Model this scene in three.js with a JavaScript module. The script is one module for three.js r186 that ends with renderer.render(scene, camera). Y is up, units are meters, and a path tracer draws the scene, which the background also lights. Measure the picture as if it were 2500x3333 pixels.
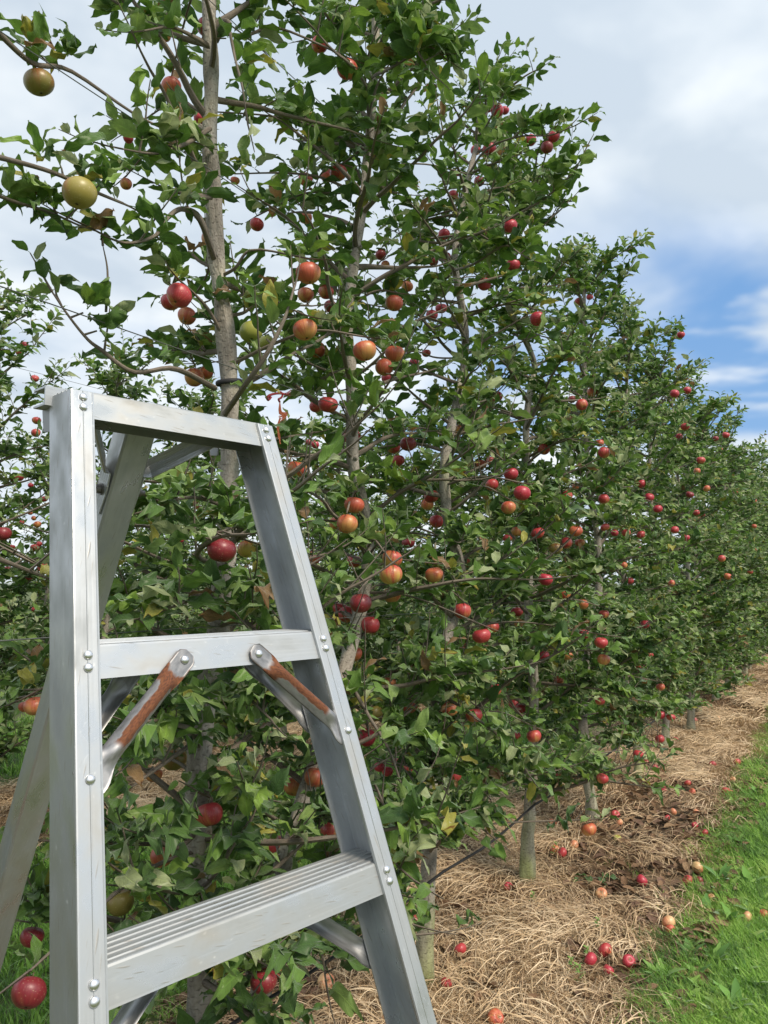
import * as THREE from 'three';
import { mergeGeometries } from 'three/addons/utils/BufferGeometryUtils.js';
import { ImprovedNoise } from 'three/addons/math/ImprovedNoise.js';

// ---------------------------------------------------------------- camera, sky, sun, exposure
const EYE = 1.75, PITCH = 0.0923, FOCAL = 2503;            // eye height in metres, upward tilt, focal length for a 2500 x 3333 frame
const scene = new THREE.Scene();
const camera = new THREE.PerspectiveCamera(2 * Math.atan(1666.5 / FOCAL) * 180 / Math.PI, 768 / 1024, 0.05, 900);
camera.position.set(0, EYE, 0);
camera.rotation.x = PITCH;
const renderer = new THREE.WebGLRenderer({ antialias: true });
renderer.setSize(768, 1024);
renderer.toneMapping = THREE.LinearToneMapping;
renderer.toneMappingExposure = 1.4;
renderer.shadowMap.enabled = true;
const SUN = new THREE.Vector3(0.5, 0.78, 0.42).normalize();
const sun = new THREE.DirectionalLight(0xfff0da, 2.6);
sun.position.copy(SUN).multiplyScalar(40); sun.target.position.set(0, 0, -4);
sun.castShadow = true; sun.shadow.radius = 34; sun.shadow.mapSize.set(2048, 2048);
Object.assign(sun.shadow.camera, { left: -20, right: 20, top: 20, bottom: -20, near: 1, far: 120 });
scene.add(sun, sun.target);

// ---------------------------------------------------------------- random numbers and noise
function rngOf(a) { return () => { a |= 0; a = a + 0x6D2B79F5 | 0; let t = Math.imul(a ^ a >>> 15, 1 | a); t = t + Math.imul(t ^ t >>> 7, 61 | t) ^ t; return ((t ^ t >>> 14) >>> 0) / 4294967296; }; }
const perlin = new ImprovedNoise();
const nz = (x, y, z = 0) => perlin.noise(x, y, z);
function fbm(x, y, z = 0, o = 4) { let s = 0, a = 0.5; for (let i = 0; i < o; i++) { s += a * nz(x, y, z + i * 7.3); x *= 2.03; y *= 2.03; a *= 0.5; } return s; }
const { clamp, lerp, smoothstep } = THREE.MathUtils;
const V = (x, y, z) => new THREE.Vector3(x, y, z);

// ---------------------------------------------------------------- the sky: broken cloud with a clearing low on the right
function makeSky() {
  const W = 2048, H = 1024, data = new Float32Array(W * H * 4);
  for (let r = 0; r < H; r++) {
    const el = ((r + 0.5) / H - 0.5) * Math.PI, y = Math.sin(el), ch = Math.cos(el);
    for (let c = 0; c < W; c++) {
      const az = ((c + 0.5) / W - 0.5) * 2 * Math.PI, x = Math.cos(az) * ch, z = Math.sin(az) * ch, i = (r * W + c) * 4;
      let R, G, B;
      if (y <= -0.02) { R = 0.16; G = 0.19; B = 0.12; }
      else {
        const yy = Math.max(y, 0) + 0.09, u = x / yy, v = z / yy;
        const h = Math.pow(1 - clamp(y, 0, 1), 3);
        const br = lerp(0.10, 0.27, h), bg = lerp(0.24, 0.43, h), bb = lerp(0.50, 0.64, h);      // blue air
        const warp = fbm(u * 0.5 + 3, v * 0.5 + 9, 4, 3);
        const n1 = fbm(u * 1.0 + warp * 0.9, v * 1.0 - warp * 0.7, 1.7, 6);
        const n2 = fbm(u * 1.3 + warp * 1.6 + 20, v * 2.2, 5.1, 6);
        const n3 = fbm(u * 1.7 - 11 + warp, v * 1.7 + 4 - warp, 8.8, 6);
        // how far this direction is from the clearing (towards the right of the row, low)
        const dAz = Math.atan2(x, -z) - 0.50, gap = Math.exp(-(dAz * dAz) / 0.34 - Math.pow((el - 0.27) / 0.17, 2));
        const low = smoothstep(0.14, 0.02, el);
        let cover = 0.82 + n1 * 0.95 + low * 0.3 - gap * (0.94 - 2.8 * Math.max(0, n2 - 0.02) - 0.3 * n1);
        cover = smoothstep(cover, 0.12, 0.86);
        const toSun = Math.max(0, x * SUN.x + y * SUN.y + z * SUN.z);
        const thick = clamp(0.46 + n3 * 1.7 + n1 * 0.7 + fbm(u * 4.2 + 5 + warp * 2, v * 4.2, 3.3, 5) * 0.8, 0, 1);
        const glow = 0.55 * Math.pow(toSun, 6) + 0.10 * toSun;
        const lum = lerp(0.74, 0.56, thick) + 0.75 * glow;
        const cr = lum * lerp(0.95, 0.80, thick), cg = lum * lerp(1.0, 0.925, thick), cb = lum * lerp(1.03, 1.06, thick);
        R = lerp(br, cr, cover); G = lerp(bg, cg, cover); B = lerp(bb, cb, cover);
      }
      data[i] = R; data[i + 1] = G; data[i + 2] = B; data[i + 3] = 1;
    }
  }
  const t = new THREE.DataTexture(data, W, H, THREE.RGBAFormat, THREE.FloatType);
  t.mapping = THREE.EquirectangularReflectionMapping; t.minFilter = t.magFilter = THREE.LinearFilter; t.needsUpdate = true;
  return t;
}
scene.background = scene.environment = makeSky();

// ---------------------------------------------------------------- naming
const used = new Map();
function numbered(n) { const k = used.get(n) ?? 0; used.set(n, k + 1); return k ? n + '_' + String(k).padStart(3, '0') : n; }
function tag(o, label, category, group, kind) { Object.assign(o.userData, label ? { label } : {}, category ? { category } : {}, group ? { group } : {}, kind ? { kind } : {}); return o; }
function shade(o) { o.castShadow = o.receiveShadow = true; return o; }
function part(name, geo, mat, parent) { const m = shade(new THREE.Mesh(geo, mat)); m.name = name; parent.add(m); return m; }
function thing(name, geo, mat) { const m = shade(new THREE.Mesh(geo, mat)); m.name = numbered(name); scene.add(m); return m; }
function group(name) { const g = new THREE.Group(); g.name = numbered(name); scene.add(g); return g; }

// ---------------------------------------------------------------- where things stand: s runs along the rows, p across them (away from the camera)
const ROW = V(0.509, 0, -0.861), ACROSS = V(-0.861, 0, -0.509);
const at = (s, p, y = 0) => V(s * ROW.x + p * ACROSS.x, y, s * ROW.z + p * ACROSS.z);
const sOf = (v) => v.x * ROW.x + v.z * ROW.z, pOf = (v) => v.x * ACROSS.x + v.z * ACROSS.z;
const cP = Math.cos(PITCH), sP = Math.sin(PITCH);
function ray(px, py) { const x = (px - 1250) / FOCAL, y = (1666.5 - py) / FOCAL; return V(x, y * cP + sP, -(cP - y * sP)); }
function onRow(px, py, p) { const d = ray(px, py); return d.multiplyScalar(p / (d.x * ACROSS.x + d.z * ACROSS.z)).add(V(0, EYE, 0)); }
function onDepth(px, py, z) { const d = ray(px, py); return d.multiplyScalar(z / -d.z).add(V(0, EYE, 0)); }
function onGround(px, py, y = 0) { const d = ray(px, py); return d.multiplyScalar((y - EYE) / d.y).add(V(0, EYE, 0)); }
function toPx(v) { const y = v.y - EYE, f = -v.z, a = y * cP - f * sP, b = f * cP + y * sP; return [1250 + FOCAL * v.x / b, 1666.5 - FOCAL * a / b, b]; }

// ---------------------------------------------------------------- textures
function dataTex(w, h, fn, { srgb = false, rx = 1, ry = 1 } = {}) {
  const d = new Uint8Array(w * h * 4);
  for (let j = 0; j < h; j++) for (let i = 0; i < w; i++) { const c = fn(i / w, j / h, i, j), k = (j * w + i) * 4; for (let q = 0; q < 3; q++) d[k + q] = clamp(Math.round((Array.isArray(c) ? c[q] : c) * 255), 0, 255); d[k + 3] = 255; }
  const t = new THREE.DataTexture(d, w, h, THREE.RGBAFormat);
  t.wrapS = t.wrapT = THREE.RepeatWrapping; t.magFilter = THREE.LinearFilter; t.minFilter = THREE.LinearMipmapLinearFilter; t.generateMipmaps = true;
  if (srgb) t.colorSpace = THREE.SRGBColorSpace; t.repeat.set(rx, ry); t.needsUpdate = true; return t;
}
// noise that closes on itself over the unit square
function tile(u, v, f, z = 0, o = 4) {
  const a = (x, y) => fbm(x * f, y * f, z, o), su = u * u * (3 - 2 * u), sv = v * v * (3 - 2 * v);
  return lerp(lerp(a(u, v), a(u - 1, v), su), lerp(a(u, v - 1), a(u - 1, v - 1), su), sv) * 1.25;
}
const mixc = (a, b, t) => [lerp(a[0], b[0], t), lerp(a[1], b[1], t), lerp(a[2], b[2], t)];
const std = (o) => new THREE.MeshStandardMaterial(o);
const lin = (r, g, b) => new THREE.Color().setRGB(r, g, b);

// bark: grey brown, faint horizontal lenticels, darker blotches
const barkMap = dataTex(256, 512, (u, v) => {
  const blot = tile(u, v, 5, 2, 4), fine = tile(u, v, 28, 6, 3), ring = tile(u * 1, v, 1, 3, 2), len = Math.pow(Math.max(0, nz(u * 14, v * 70, 3)), 2);
  let c = mixc([0.41, 0.37, 0.32], [0.25, 0.22, 0.185], clamp(0.45 + blot * 1.5, 0, 1));
  c = mixc(c, [0.52, 0.49, 0.44], clamp(fine * 0.9 + 0.1, 0, 0.6));
  c = mixc(c, [0.12, 0.10, 0.085], clamp(len * 2.2, 0, 0.7));
  return mixc(c, [0.19, 0.2, 0.11], clamp(ring * 0.6, 0, 0.3));
});
const barkBump = dataTex(256, 512, (u, v) => 0.5 + 0.35 * tile(u, v, 9, 11, 4) + 0.4 * tile(u, v, 30, 1, 2) - 0.5 * Math.pow(Math.max(0, nz(u * 14, v * 70, 3)), 2));
for (const t of [barkMap, barkBump]) t.repeat.set(1, 2.2);
const barkMat = std({ name: 'grey_bark', map: barkMap, bumpMap: barkBump, bumpScale: 0.004, roughness: 0.88 });
const trunkMat = std({ name: 'trunk_bark', map: barkMap, vertexColors: true, bumpMap: barkBump, bumpScale: 0.005, roughness: 0.9 });
const twigMat = std({ name: 'twig_bark', map: barkMap, color: lin(0.48, 0.44, 0.40), bumpMap: barkBump, bumpScale: 0.001, roughness: 0.8 });
const shootMat = std({ name: 'young_shoot', color: lin(0.16, 0.15, 0.075), roughness: 0.75 });

// ---------------------------------------------------------------- geometry helpers
function tube(pts, radii, sides = 8, wob = 0, seed = 0) {
  const n = pts.length, pos = [], uv = [], idx = []; let len = 0;
  const ref = V(0.31, 0.2, 0.93).normalize(), N = V(), B = V(), T = V(); let lastN = null;
  for (let i = 0; i < n; i++) {
    T.subVectors(pts[Math.min(n - 1, i + 1)], pts[Math.max(0, i - 1)]).normalize();
    if (!lastN) { N.copy(ref).addScaledVector(T, -ref.dot(T)); if (N.lengthSq() < 0.01) N.set(1, 0, 0).addScaledVector(T, -T.x); N.normalize(); } else N.copy(lastN).addScaledVector(T, -lastN.dot(T)).normalize();
    lastN = N.clone(); B.crossVectors(T, N);
    if (i) len += pts[i].distanceTo(pts[i - 1]);
    for (let k = 0; k <= sides; k++) {
      const a = k / sides * 2 * Math.PI, kk = k % sides, r = radii[i] * (1 + wob * nz(Math.cos(kk / sides * 6.283) * 1.5 + seed, pts[i].y * 9, Math.sin(kk / sides * 6.283) * 1.5) * 1.6);
      pos.push(pts[i].x + r * (Math.cos(a) * N.x + Math.sin(a) * B.x), pts[i].y + r * (Math.cos(a) * N.y + Math.sin(a) * B.y), pts[i].z + r * (Math.cos(a) * N.z + Math.sin(a) * B.z));
      uv.push(k / sides, len);
      if (i < n - 1 && k < sides) { const q = i * (sides + 1) + k; idx.push(q, q + 1, q + sides + 1, q + 1, q + sides + 2, q + sides + 1); }
    }
  }
  const c0 = pos.length / 3; pos.push(pts[n - 1].x, pts[n - 1].y, pts[n - 1].z); uv.push(0.5, len);
  for (let k = 0; k < sides; k++) idx.push((n - 1) * (sides + 1) + k, (n - 1) * (sides + 1) + k + 1, c0);
  const g = new THREE.BufferGeometry(); g.setAttribute('position', new THREE.Float32BufferAttribute(pos, 3)); g.setAttribute('uv', new THREE.Float32BufferAttribute(uv, 2)); g.setIndex(idx); g.computeVertexNormals(); return g;
}
function smooth(pts, n) { return new THREE.CatmullRomCurve3(pts, false, 'centripetal').getPoints(n); }
// a closed profile (x, w) swept along D and cut by two planes square to cutN
function sweep(profile, origin, D, X, Wd, t0, t1, cutN = null) {
  const pos = [], n = profile.length, ring = (t) => profile.map(([x, w]) => { const q = origin.clone().addScaledVector(X, x).addScaledVector(Wd, w); let k = t; if (cutN) k = t - q.clone().sub(origin).dot(cutN) / D.dot(cutN); return q.addScaledVector(D, k); });
  const a = ring(t0), b = ring(t1), uv = []; const push = (p, u, v) => { pos.push(p.x, p.y, p.z); uv.push(u, v); };
  let per = 0;
  for (let i = 0; i < n; i++) { const j = (i + 1) % n, d = Math.hypot(profile[i][0] - profile[j][0], profile[i][1] - profile[j][1]); push(a[i], per, t0); push(a[j], per + d, t0); push(b[j], per + d, t1); push(a[i], per, t0); push(b[j], per + d, t1); push(b[i], per, t1); per += d; }
  const tri = THREE.ShapeUtils.triangulateShape(profile.map((q) => new THREE.Vector2(...q)), []);
  for (const f of tri) { for (const k of f) push(a[k], profile[k][0], profile[k][1]); for (const k of [f[2], f[1], f[0]]) push(b[k], profile[k][0], profile[k][1]); }
  const g = new THREE.BufferGeometry(); g.setAttribute('position', new THREE.Float32BufferAttribute(pos, 3)); g.setAttribute('uv', new THREE.Float32BufferAttribute(uv, 2)); g.computeVertexNormals(); return g;
}
// ---------------------------------------------------------------- ground: one sheet, a mulch strip under each row, mown alleys between
const rg = rngOf(11);
const edgeNear = (s) => 0.655 + 0.014 * Math.max(0, s - 3) + 0.10 * nz(s * 0.9, 2.2) + 0.05 * nz(s * 3.1, 5);
const edgeFar = (s) => 2.45 + 0.12 * nz(s * 0.8, 7.1);
const strip2 = (s) => [4.55 + 0.14 * nz(s * 0.7, 17), 6.3 + 0.1 * nz(s * 0.9, 21)];
const groundH = (s, p) => 0.03 * fbm(s * 0.6, p * 0.6, 3, 3);
const mulchH = (s, p) => groundH(s, p) + 0.012 + 0.035 * fbm(s * 2.4, p * 2.4, 9, 3);
function sheet(s0, s1, ns, pA, pB, np, height, mat, name, uvScale) {
  const pos = [], uv = [], idx = [];
  for (let i = 0; i <= ns; i++) for (let j = 0; j <= np; j++) {
    const s = lerp(s0, s1, i / ns), p = lerp(pA(s), pB(s), j / np), v = at(s, p, height(s, p, j / np));
    pos.push(v.x, v.y, v.z); uv.push(s * uvScale, p * uvScale);
    if (i < ns && j < np) { const k = i * (np + 1) + j; idx.push(k, k + np + 1, k + 1, k + 1, k + np + 1, k + np + 2); }
  }
  const g = new THREE.BufferGeometry(); g.setAttribute('position', new THREE.Float32BufferAttribute(pos, 3)); g.setAttribute('uv', new THREE.Float32BufferAttribute(uv, 2)); g.setIndex(idx); g.computeVertexNormals();
  return tag(thing(name, g, mat), null, null, null, 'structure');
}
const soilMap = dataTex(512, 512, (u, v) => { const a = tile(u, v, 6, 1, 5), b = tile(u, v, 40, 3, 3); let c = mixc([0.05, 0.085, 0.02], [0.075, 0.07, 0.03], clamp(0.4 + a * 1.6, 0, 1)); return mixc(c, [0.11, 0.15, 0.04], clamp(0.3 + b * 1.2, 0, 0.7)); });
const mulchMap = dataTex(512, 512, (u, v) => {
  const a = tile(u, v, 5, 8, 5), b = tile(u, v, 34, 2, 3), f = Math.abs(tile(u, v, 14, 15, 4));
  let c = mixc([0.15, 0.10, 0.058], [0.055, 0.036, 0.022], clamp(0.45 + a * 1.8, 0, 1));
  c = mixc(c, [0.30, 0.21, 0.115], clamp(0.15 + b * 1.5 - f, 0, 0.8)); return c;
});
const mulchBump = dataTex(512, 512, (u, v) => 0.5 + 0.4 * tile(u, v, 26, 4, 4));
const soilMat = std({ name: 'turf_soil', map: soilMap, roughness: 1 });
const mulchMat = std({ name: 'mulch_soil', map: mulchMap, bumpMap: mulchBump, bumpScale: 0.02, roughness: 1 });
sheet(-60, 420, 120, () => -120, () => 240, 90, (s, p) => (s > -8 && s < 60 && p > -12 && p < 24 ? 0.0 : -0.0) - 0.02, soilMat, 'ground', 0.7);
sheet(-6, 60, 330, () => -4.5, () => 10, 60, (s, p) => groundH(s, p) - 0.004, soilMat, 'turf_alley', 0.7);
const skirt = (q) => -0.05 * Math.pow(Math.abs(q * 2 - 1), 14);
sheet(-4, 46, 420, edgeNear, edgeFar, 34, (s, p, q) => mulchH(s, p) + skirt(q), mulchMat, 'mulch_strip', 0.9);
sheet(-6, 46, 260, (s) => strip2(s)[0], (s) => strip2(s)[1], 24, (s, p, q) => mulchH(s, p) + skirt(q), mulchMat, 'mulch_strip', 0.9);

function inView(v, margin = 160) { const [x, y, z] = toPx(v); return z > 0.3 && x > -margin && x < 2500 + margin && y > -margin && y < 3333 + margin; }
const M4 = new THREE.Matrix4(), Q4 = new THREE.Quaternion(), S3 = V(1, 1, 1), E3 = new THREE.Euler();
function instanced(name, geo, mat, list, label, category, parent = scene) {
  const m = shade(new THREE.InstancedMesh(geo, mat, list.length)); m.name = parent === scene ? numbered(name) : name;
  list.forEach((e, i) => { m.setMatrixAt(i, e.m); if (e.c) m.setColorAt(i, e.c); });
  tag(m, label, category, null, 'stuff'); parent.add(m); return m;
}
const place = (v, yaw, sc, tx = 0, tz = 0) => new THREE.Matrix4().compose(v, Q4.setFromEuler(E3.set(tx, yaw, tz, 'YXZ')).clone(), S3.set(sc, sc, sc));
// ribbons: a narrow curved blade of given width along points
function ribbon(out, pts, w0, side, taper = true) {
  const base = out.pos.length / 3, n = pts.length;
  for (let i = 0; i < n; i++) { const k = taper ? Math.pow(1 - i / (n - 1), 0.6) : 0.35 + 0.65 * Math.sin(Math.PI * (0.1 + 0.8 * i / (n - 1))), w = w0 * k * 0.5; for (const sg of [-1, 1]) { out.pos.push(pts[i].x + sg * w * side.x, pts[i].y + sg * w * side.y, pts[i].z + sg * w * side.z); out.uv.push((sg + 1) / 2, i / (n - 1)); } if (i < n - 1) { const q = base + i * 2; out.idx.push(q, q + 1, q + 2, q + 1, q + 3, q + 2); } }
}
function fin(o) { const g = new THREE.BufferGeometry(); g.setAttribute('position', new THREE.Float32BufferAttribute(o.pos, 3)); g.setAttribute('uv', new THREE.Float32BufferAttribute(o.uv, 2)); g.setIndex(o.idx); g.computeVertexNormals(); return g; }

// where fruit has fallen (photograph pixels, radius, colour as for the hanging apples)
const FALLEN = `1348 2997 19 R|1655 2885 14 C|1499 3095 20 R|1453 3206 18 R|1614 3315 26 O|1923 3124 21 C|1971 3091 23 R|2047 3127 20 C|1981 3159 17 C|1958 2909 18 P|2090 2869 18 C|2270 2824 18 P|2240 2868 17 R|2277 2870 9 D|2177 3005 21 P|2181 3026 16 O|1806 2767 17 O|1830 2779 17 R|1868 2748 15 P|1799 2680 14 O|2004 2652 14 R|2017 2679 12 P|2010 2728 12 G|2155 2565 14 C|2171 2662 11 R|2192 2645 11 P|2267 2644 12 P|2262 2686 10 C|2294 2713 12 R|2254 2580 11 O|2239 2552 11 R|2362 2572 13 R|2378 2578 9 O|2320 2487 11 C|2400 2483 11 R|2386 2539 9 P|1977 2494 11 O|2132 2500 11 C|2158 2507 9 R|2200 2409 9 R|2263 2345 8 C|2339 2338 7 P|2432 2982 17 P|2486 2973 14 O|2316 2924 8 P|2433 2145 9 G|1061 3200 28 P|915 3170 17 O|1026 2440 9 O|2484 2105 5 O|2105 2480 7 R`;
const FALL = FALLEN.split('|').map((w) => { const [x, y, r] = w.split(' '); return onGround(+x, +y + r * 0.8, 0.02); });
// dead grass of the mulch
function strawTuft(seed) {
  const r = rngOf(seed), o = { pos: [], uv: [], idx: [] }, main = r() * 6.28;
  for (let k = 0; k < 14; k++) {
    const a = main + (r() - 0.5) * 1.25, L = 0.05 + r() * 0.17, up = 0.006 + r() * r() * 0.05, x0 = (r() - 0.5) * 0.16, z0 = (r() - 0.5) * 0.16, bend = (r() - 0.5) * 1.3, pts = [];
    for (let i = 0; i <= 5; i++) { const t = i / 5, b = a + bend * t; pts.push(V(x0 + Math.cos(b) * L * t, 0.002 + up * Math.sin(Math.PI * (0.06 + 0.94 * t)) + k * 0.0012, z0 + Math.sin(b) * L * t)); }
    const flat = r() * 0.9; ribbon(o, pts, 0.0018 + r() * r() * 0.0042, V(-Math.sin(a) * Math.cos(flat), Math.sin(flat), Math.cos(a) * Math.cos(flat)), false);
  }
  return fin(o);
}
const strawMat = std({ name: 'dead_grass', roughness: 0.7, side: THREE.DoubleSide });
const STRAW = [lin(0.62, 0.465, 0.285), lin(0.52, 0.375, 0.22), lin(0.38, 0.26, 0.15), lin(0.70, 0.56, 0.38), lin(0.22, 0.14, 0.08), lin(0.48, 0.36, 0.235)];
{
  const lists = [[], [], [], []];
  const scatter = (n, sA, sB, pf, sc) => { for (let i = 0; i < n; i++) { const s = sA + (sB - sA) * rg(), [a, b] = pf(s), p = lerp(a, b, rg()), v = at(s, p, mulchH(s, p) - 0.004); if (!inView(v, 260)) continue; if (FALL.some((q) => Math.hypot(v.x - q.x, v.z - q.z) < 0.075 + 0.012 * Math.hypot(q.x, q.z) && rg() < 0.94)) continue; const bare = fbm(s * 1.1 + 40, p * 1.1, 2, 3); if (bare < -0.08 && rg() < 0.86) continue; const tone = Math.floor(clamp(rg() * 4 + (bare < 0 ? 1.4 : 0) + fbm(s * 2, p * 2, 5, 2) * 2, 0, 5.99)), c = STRAW[[3, 0, 1, 5, 2, 4][tone]]; lists[i % 4].push({ m: place(v, fbm(s * 0.8, p * 0.8, 12, 2) * 9 + (rg() - 0.5) * 2.2, sc * (0.75 + rg() * 0.6), (rg() - 0.5) * 0.22, (rg() - 0.5) * 0.22), c }); } };
  const band1 = (s) => [edgeNear(s) + 0.12, edgeFar(s) + 0.02];
  scatter(9000, 1.6, 5.4, band1, 1); scatter(5200, 5.4, 10, band1, 1.15); scatter(4200, 10, 24, band1, 1.5); scatter(1500, 24, 45, band1, 2.6);
  scatter(4200, 0, 12, strip2, 1.3);
  lists.forEach((l, i) => instanced('dead_grass', strawTuft(100 + i * 7), strawMat, l, ['tan dead grass stems lying over the strip under the trees', 'pale dry grass stalks matted on the orchard strip', 'brown dry grass litter on the ground below the trees', 'straw coloured mown grass lying beneath the apple rows'][i], 'dead grass'));
}
// dry curled leaves among it
function dryLeaf(seed) {
  const r = rngOf(seed), pos = [], uv = [], idx = [], curl = 1.2 + r() * 2.4, bend = (r() - 0.5) * 1.6;
  for (let i = 0; i <= 5; i++) for (let j = 0; j <= 4; j++) { const t = i / 5, x = (j / 4 - 0.5), w = 0.5 * Math.sin(Math.PI * Math.pow(t * 0.94 + 0.03, 0.85)), a = x * 2 * curl * w, R = 1 / Math.max(0.3, curl * 1.6); pos.push(Math.sin(a) * R, (1 - Math.cos(a)) * R + 0.1 * Math.sin(bend * 3 * t) + 0.02, t - 0.5); uv.push(j / 4, t); if (i < 5 && j < 4) { const q = i * 5 + j; idx.push(q, q + 1, q + 5, q + 1, q + 6, q + 5); } }
  return fin({ pos, uv, idx });
}
const dryMat = std({ name: 'dry_leaf', roughness: 0.85, side: THREE.DoubleSide, map: dataTex(64, 128, (u, v) => { const a = tile(u, v, 6, 31, 3); return 0.75 + a * 0.6 - (Math.abs(u - 0.5) < 0.03 ? 0.18 : 0); }) });
const DRY = [lin(0.20, 0.115, 0.06), lin(0.26, 0.155, 0.085), lin(0.145, 0.085, 0.05), lin(0.31, 0.2, 0.11), lin(0.2, 0.12, 0.08)];
const dryGeo = [0, 1, 2, 3].map((i) => dryLeaf(400 + i));
{
  const lists = [[], []];
  for (let i = 0; i < 7500; i++) { const s = 1.4 + 16 * Math.pow(rg(), 1.4), p = lerp(edgeNear(s) - 0.12, edgeFar(s), rg()), v = at(s, p, mulchH(s, p) + 0.010 + rg() * 0.020); if (!inView(v) || fbm(s * 1.1 + 40, p * 1.1, 2, 3) > 0.08 + rg() * 0.35) continue; lists[i % 2].push({ m: place(v, rg() * 6.28, 0.05 + rg() * 0.045, (rg() - 0.5) * 0.9, (rg() - 0.5) * 0.9), c: DRY[Math.floor(rg() * 5)] }); }
  lists.forEach((l, i) => instanced('leaf_litter', dryGeo[i], dryMat, l, ['brown curled apple leaves scattered in the dead grass', 'dark dry fallen leaves lying between the straw stems'][i], 'leaf litter'));
}
// green grass
function grassTuft(seed, n, h, w) {
  const r = rngOf(seed), o = { pos: [], uv: [], idx: [] };
  for (let k = 0; k < n; k++) { const a = r() * 6.28, L = h * (0.5 + r() * 0.7), lean = 0.15 + r() * 0.75, x0 = (r() - 0.5) * 0.1, z0 = (r() - 0.5) * 0.1, pts = []; for (let i = 0; i <= 4; i++) { const t = i / 4, f = lean * t * t; pts.push(V(x0 + Math.cos(a) * L * f, L * t * (1 - 0.28 * lean * t), z0 + Math.sin(a) * L * f)); } ribbon(o, pts, w * (0.7 + r() * 0.8), V(-Math.sin(a + 0.5), 0.15, Math.cos(a + 0.5)), true); }
  return fin(o);
}
const grassMat = new THREE.MeshPhysicalMaterial({ name: 'green_grass', roughness: 1, side: THREE.DoubleSide, transmission: 0.35, thickness: 0, clearcoat: 0.25, clearcoatRoughness: 0.5 });
const GREEN = [lin(0.20, 0.40, 0.045), lin(0.27, 0.48, 0.07), lin(0.13, 0.29, 0.035), lin(0.36, 0.53, 0.11), lin(0.085, 0.195, 0.035)];
{
  const lists = [[], [], [], []];
  const put = (s, p, sc) => { const v = at(s, p, groundH(s, p) - 0.006); if (!inView(v, 300) || FALL.some((q) => Math.hypot(v.x - q.x, v.z - q.z) < 0.06)) return; const tone = clamp(rg() * 3.4 + fbm(s * 1.4, p * 1.4, 6, 3) * 6 + 0.7, 0, 4.99); lists[Math.floor(rg() * 4)].push({ m: place(v, rg() * 6.28, sc * (0.55 + rg() * 0.75), (rg() - 0.5) * 0.3, (rg() - 0.5) * 0.3), c: GREEN[[4, 2, 0, 1, 3][Math.floor(tone)]] }); };
  const field = (n, sA, sB, pf, sc) => { for (let i = 0; i < n; i++) { const s = sA + (sB - sA) * rg(), [a, b] = pf(s), p = lerp(a, b, rg()); put(s, p, sc); } };
  const right = (s) => [Math.max(-1.2, edgeNear(s) - 0.30 * s), edgeNear(s) + 0.10 + 0.16 * rg() * rg()];
  field(12000, 1.8, 5.5, right, 0.8); field(9000, 5.5, 10, right, 0.95); field(4500, 10, 24, right, 1.3); field(1800, 24, 60, (s) => [-6, edgeNear(s)], 2.4);
  field(6500, -1.5, 7.5, (s) => [edgeFar(s) - 0.15, strip2(s)[0] + 0.1], 1.0); field(3000, 1.5, 12, () => [6.3, 9], 1.4); field(1500, 7.5, 16, (s) => [edgeFar(s), strip2(s)[0] + 0.1], 1.5);
  for (let i = 0; i < 1500; i++) { const s = 1.5 + rg() * 12, p = lerp(edgeNear(s), edgeFar(s), rg()); if (fbm(s * 1.5, p * 1.5, 33, 3) > 0.17) put(s, p, 0.6); }
  lists.forEach((l, i) => instanced('grass', grassTuft(200 + i, 12 + i * 2, [0.09, 0.13, 0.08, 0.065][i], [0.004, 0.005, 0.006, 0.013][i]), grassMat, l, ['short green grass of the mown alleys', 'longer bright grass blades in the alleys', 'fine green turf along the edge of the mulch', 'broad clover like blades growing through the turf'][i], 'grass'));
}
// broad-leaved weeds in the turf
function weedLeaf(seed) {
  const r = rngOf(seed), o = { pos: [], uv: [], idx: [] }, lean = 0.25 + r() * 0.45;
  for (let i = 0; i <= 6; i++) { const t = i / 6, w = 0.17 * Math.pow(Math.sin(Math.PI * (0.04 + 0.93 * Math.pow(t, 0.8))), 0.8) * (1 + 0.18 * Math.sin(t * 17 + seed)), z = lean * t * t, y = t * (1 - 0.25 * lean * t); for (const [q, dz] of [[-1, 0.03], [0, 0], [1, 0.03]]) { o.pos.push(q * w, y, z - dz * w * 9); o.uv.push((q + 1) / 2, t); } if (i < 6) for (const k of [0, 1]) { const b = i * 3 + k; o.idx.push(b, b + 1, b + 3, b + 1, b + 4, b + 3); } }
  return fin(o);
}
const weeds = [], dryThings = [];
const weedGeo = [1, 2, 3].map(weedLeaf);
const weedMats = [lin(0.15, 0.33, 0.045), lin(0.20, 0.37, 0.07), lin(0.10, 0.24, 0.04)].map((c, i) => new THREE.MeshPhysicalMaterial({ name: 'weed_green_' + i, color: c, roughness: 1, side: THREE.DoubleSide, transmission: 0.3, thickness: 0, clearcoat: 0.3, clearcoatRoughness: 0.45 }));
function rosette(v, size, n, seed, name, label, grp) {
  const r = rngOf(seed), g = group(name); g.position.copy(v); tag(g, label, 'weed', grp);
  for (let k = 0; k < n; k++) { const m = part('leaf', weedGeo[k % 3], weedMats[Math.floor(r() * 3)], g); m.rotation.set(0.05 + r() * 0.45, k * 2.4 + r(), 0, 'YXZ'); m.scale.setScalar(size * (0.6 + r() * 0.6)); }
  return g;
}
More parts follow.
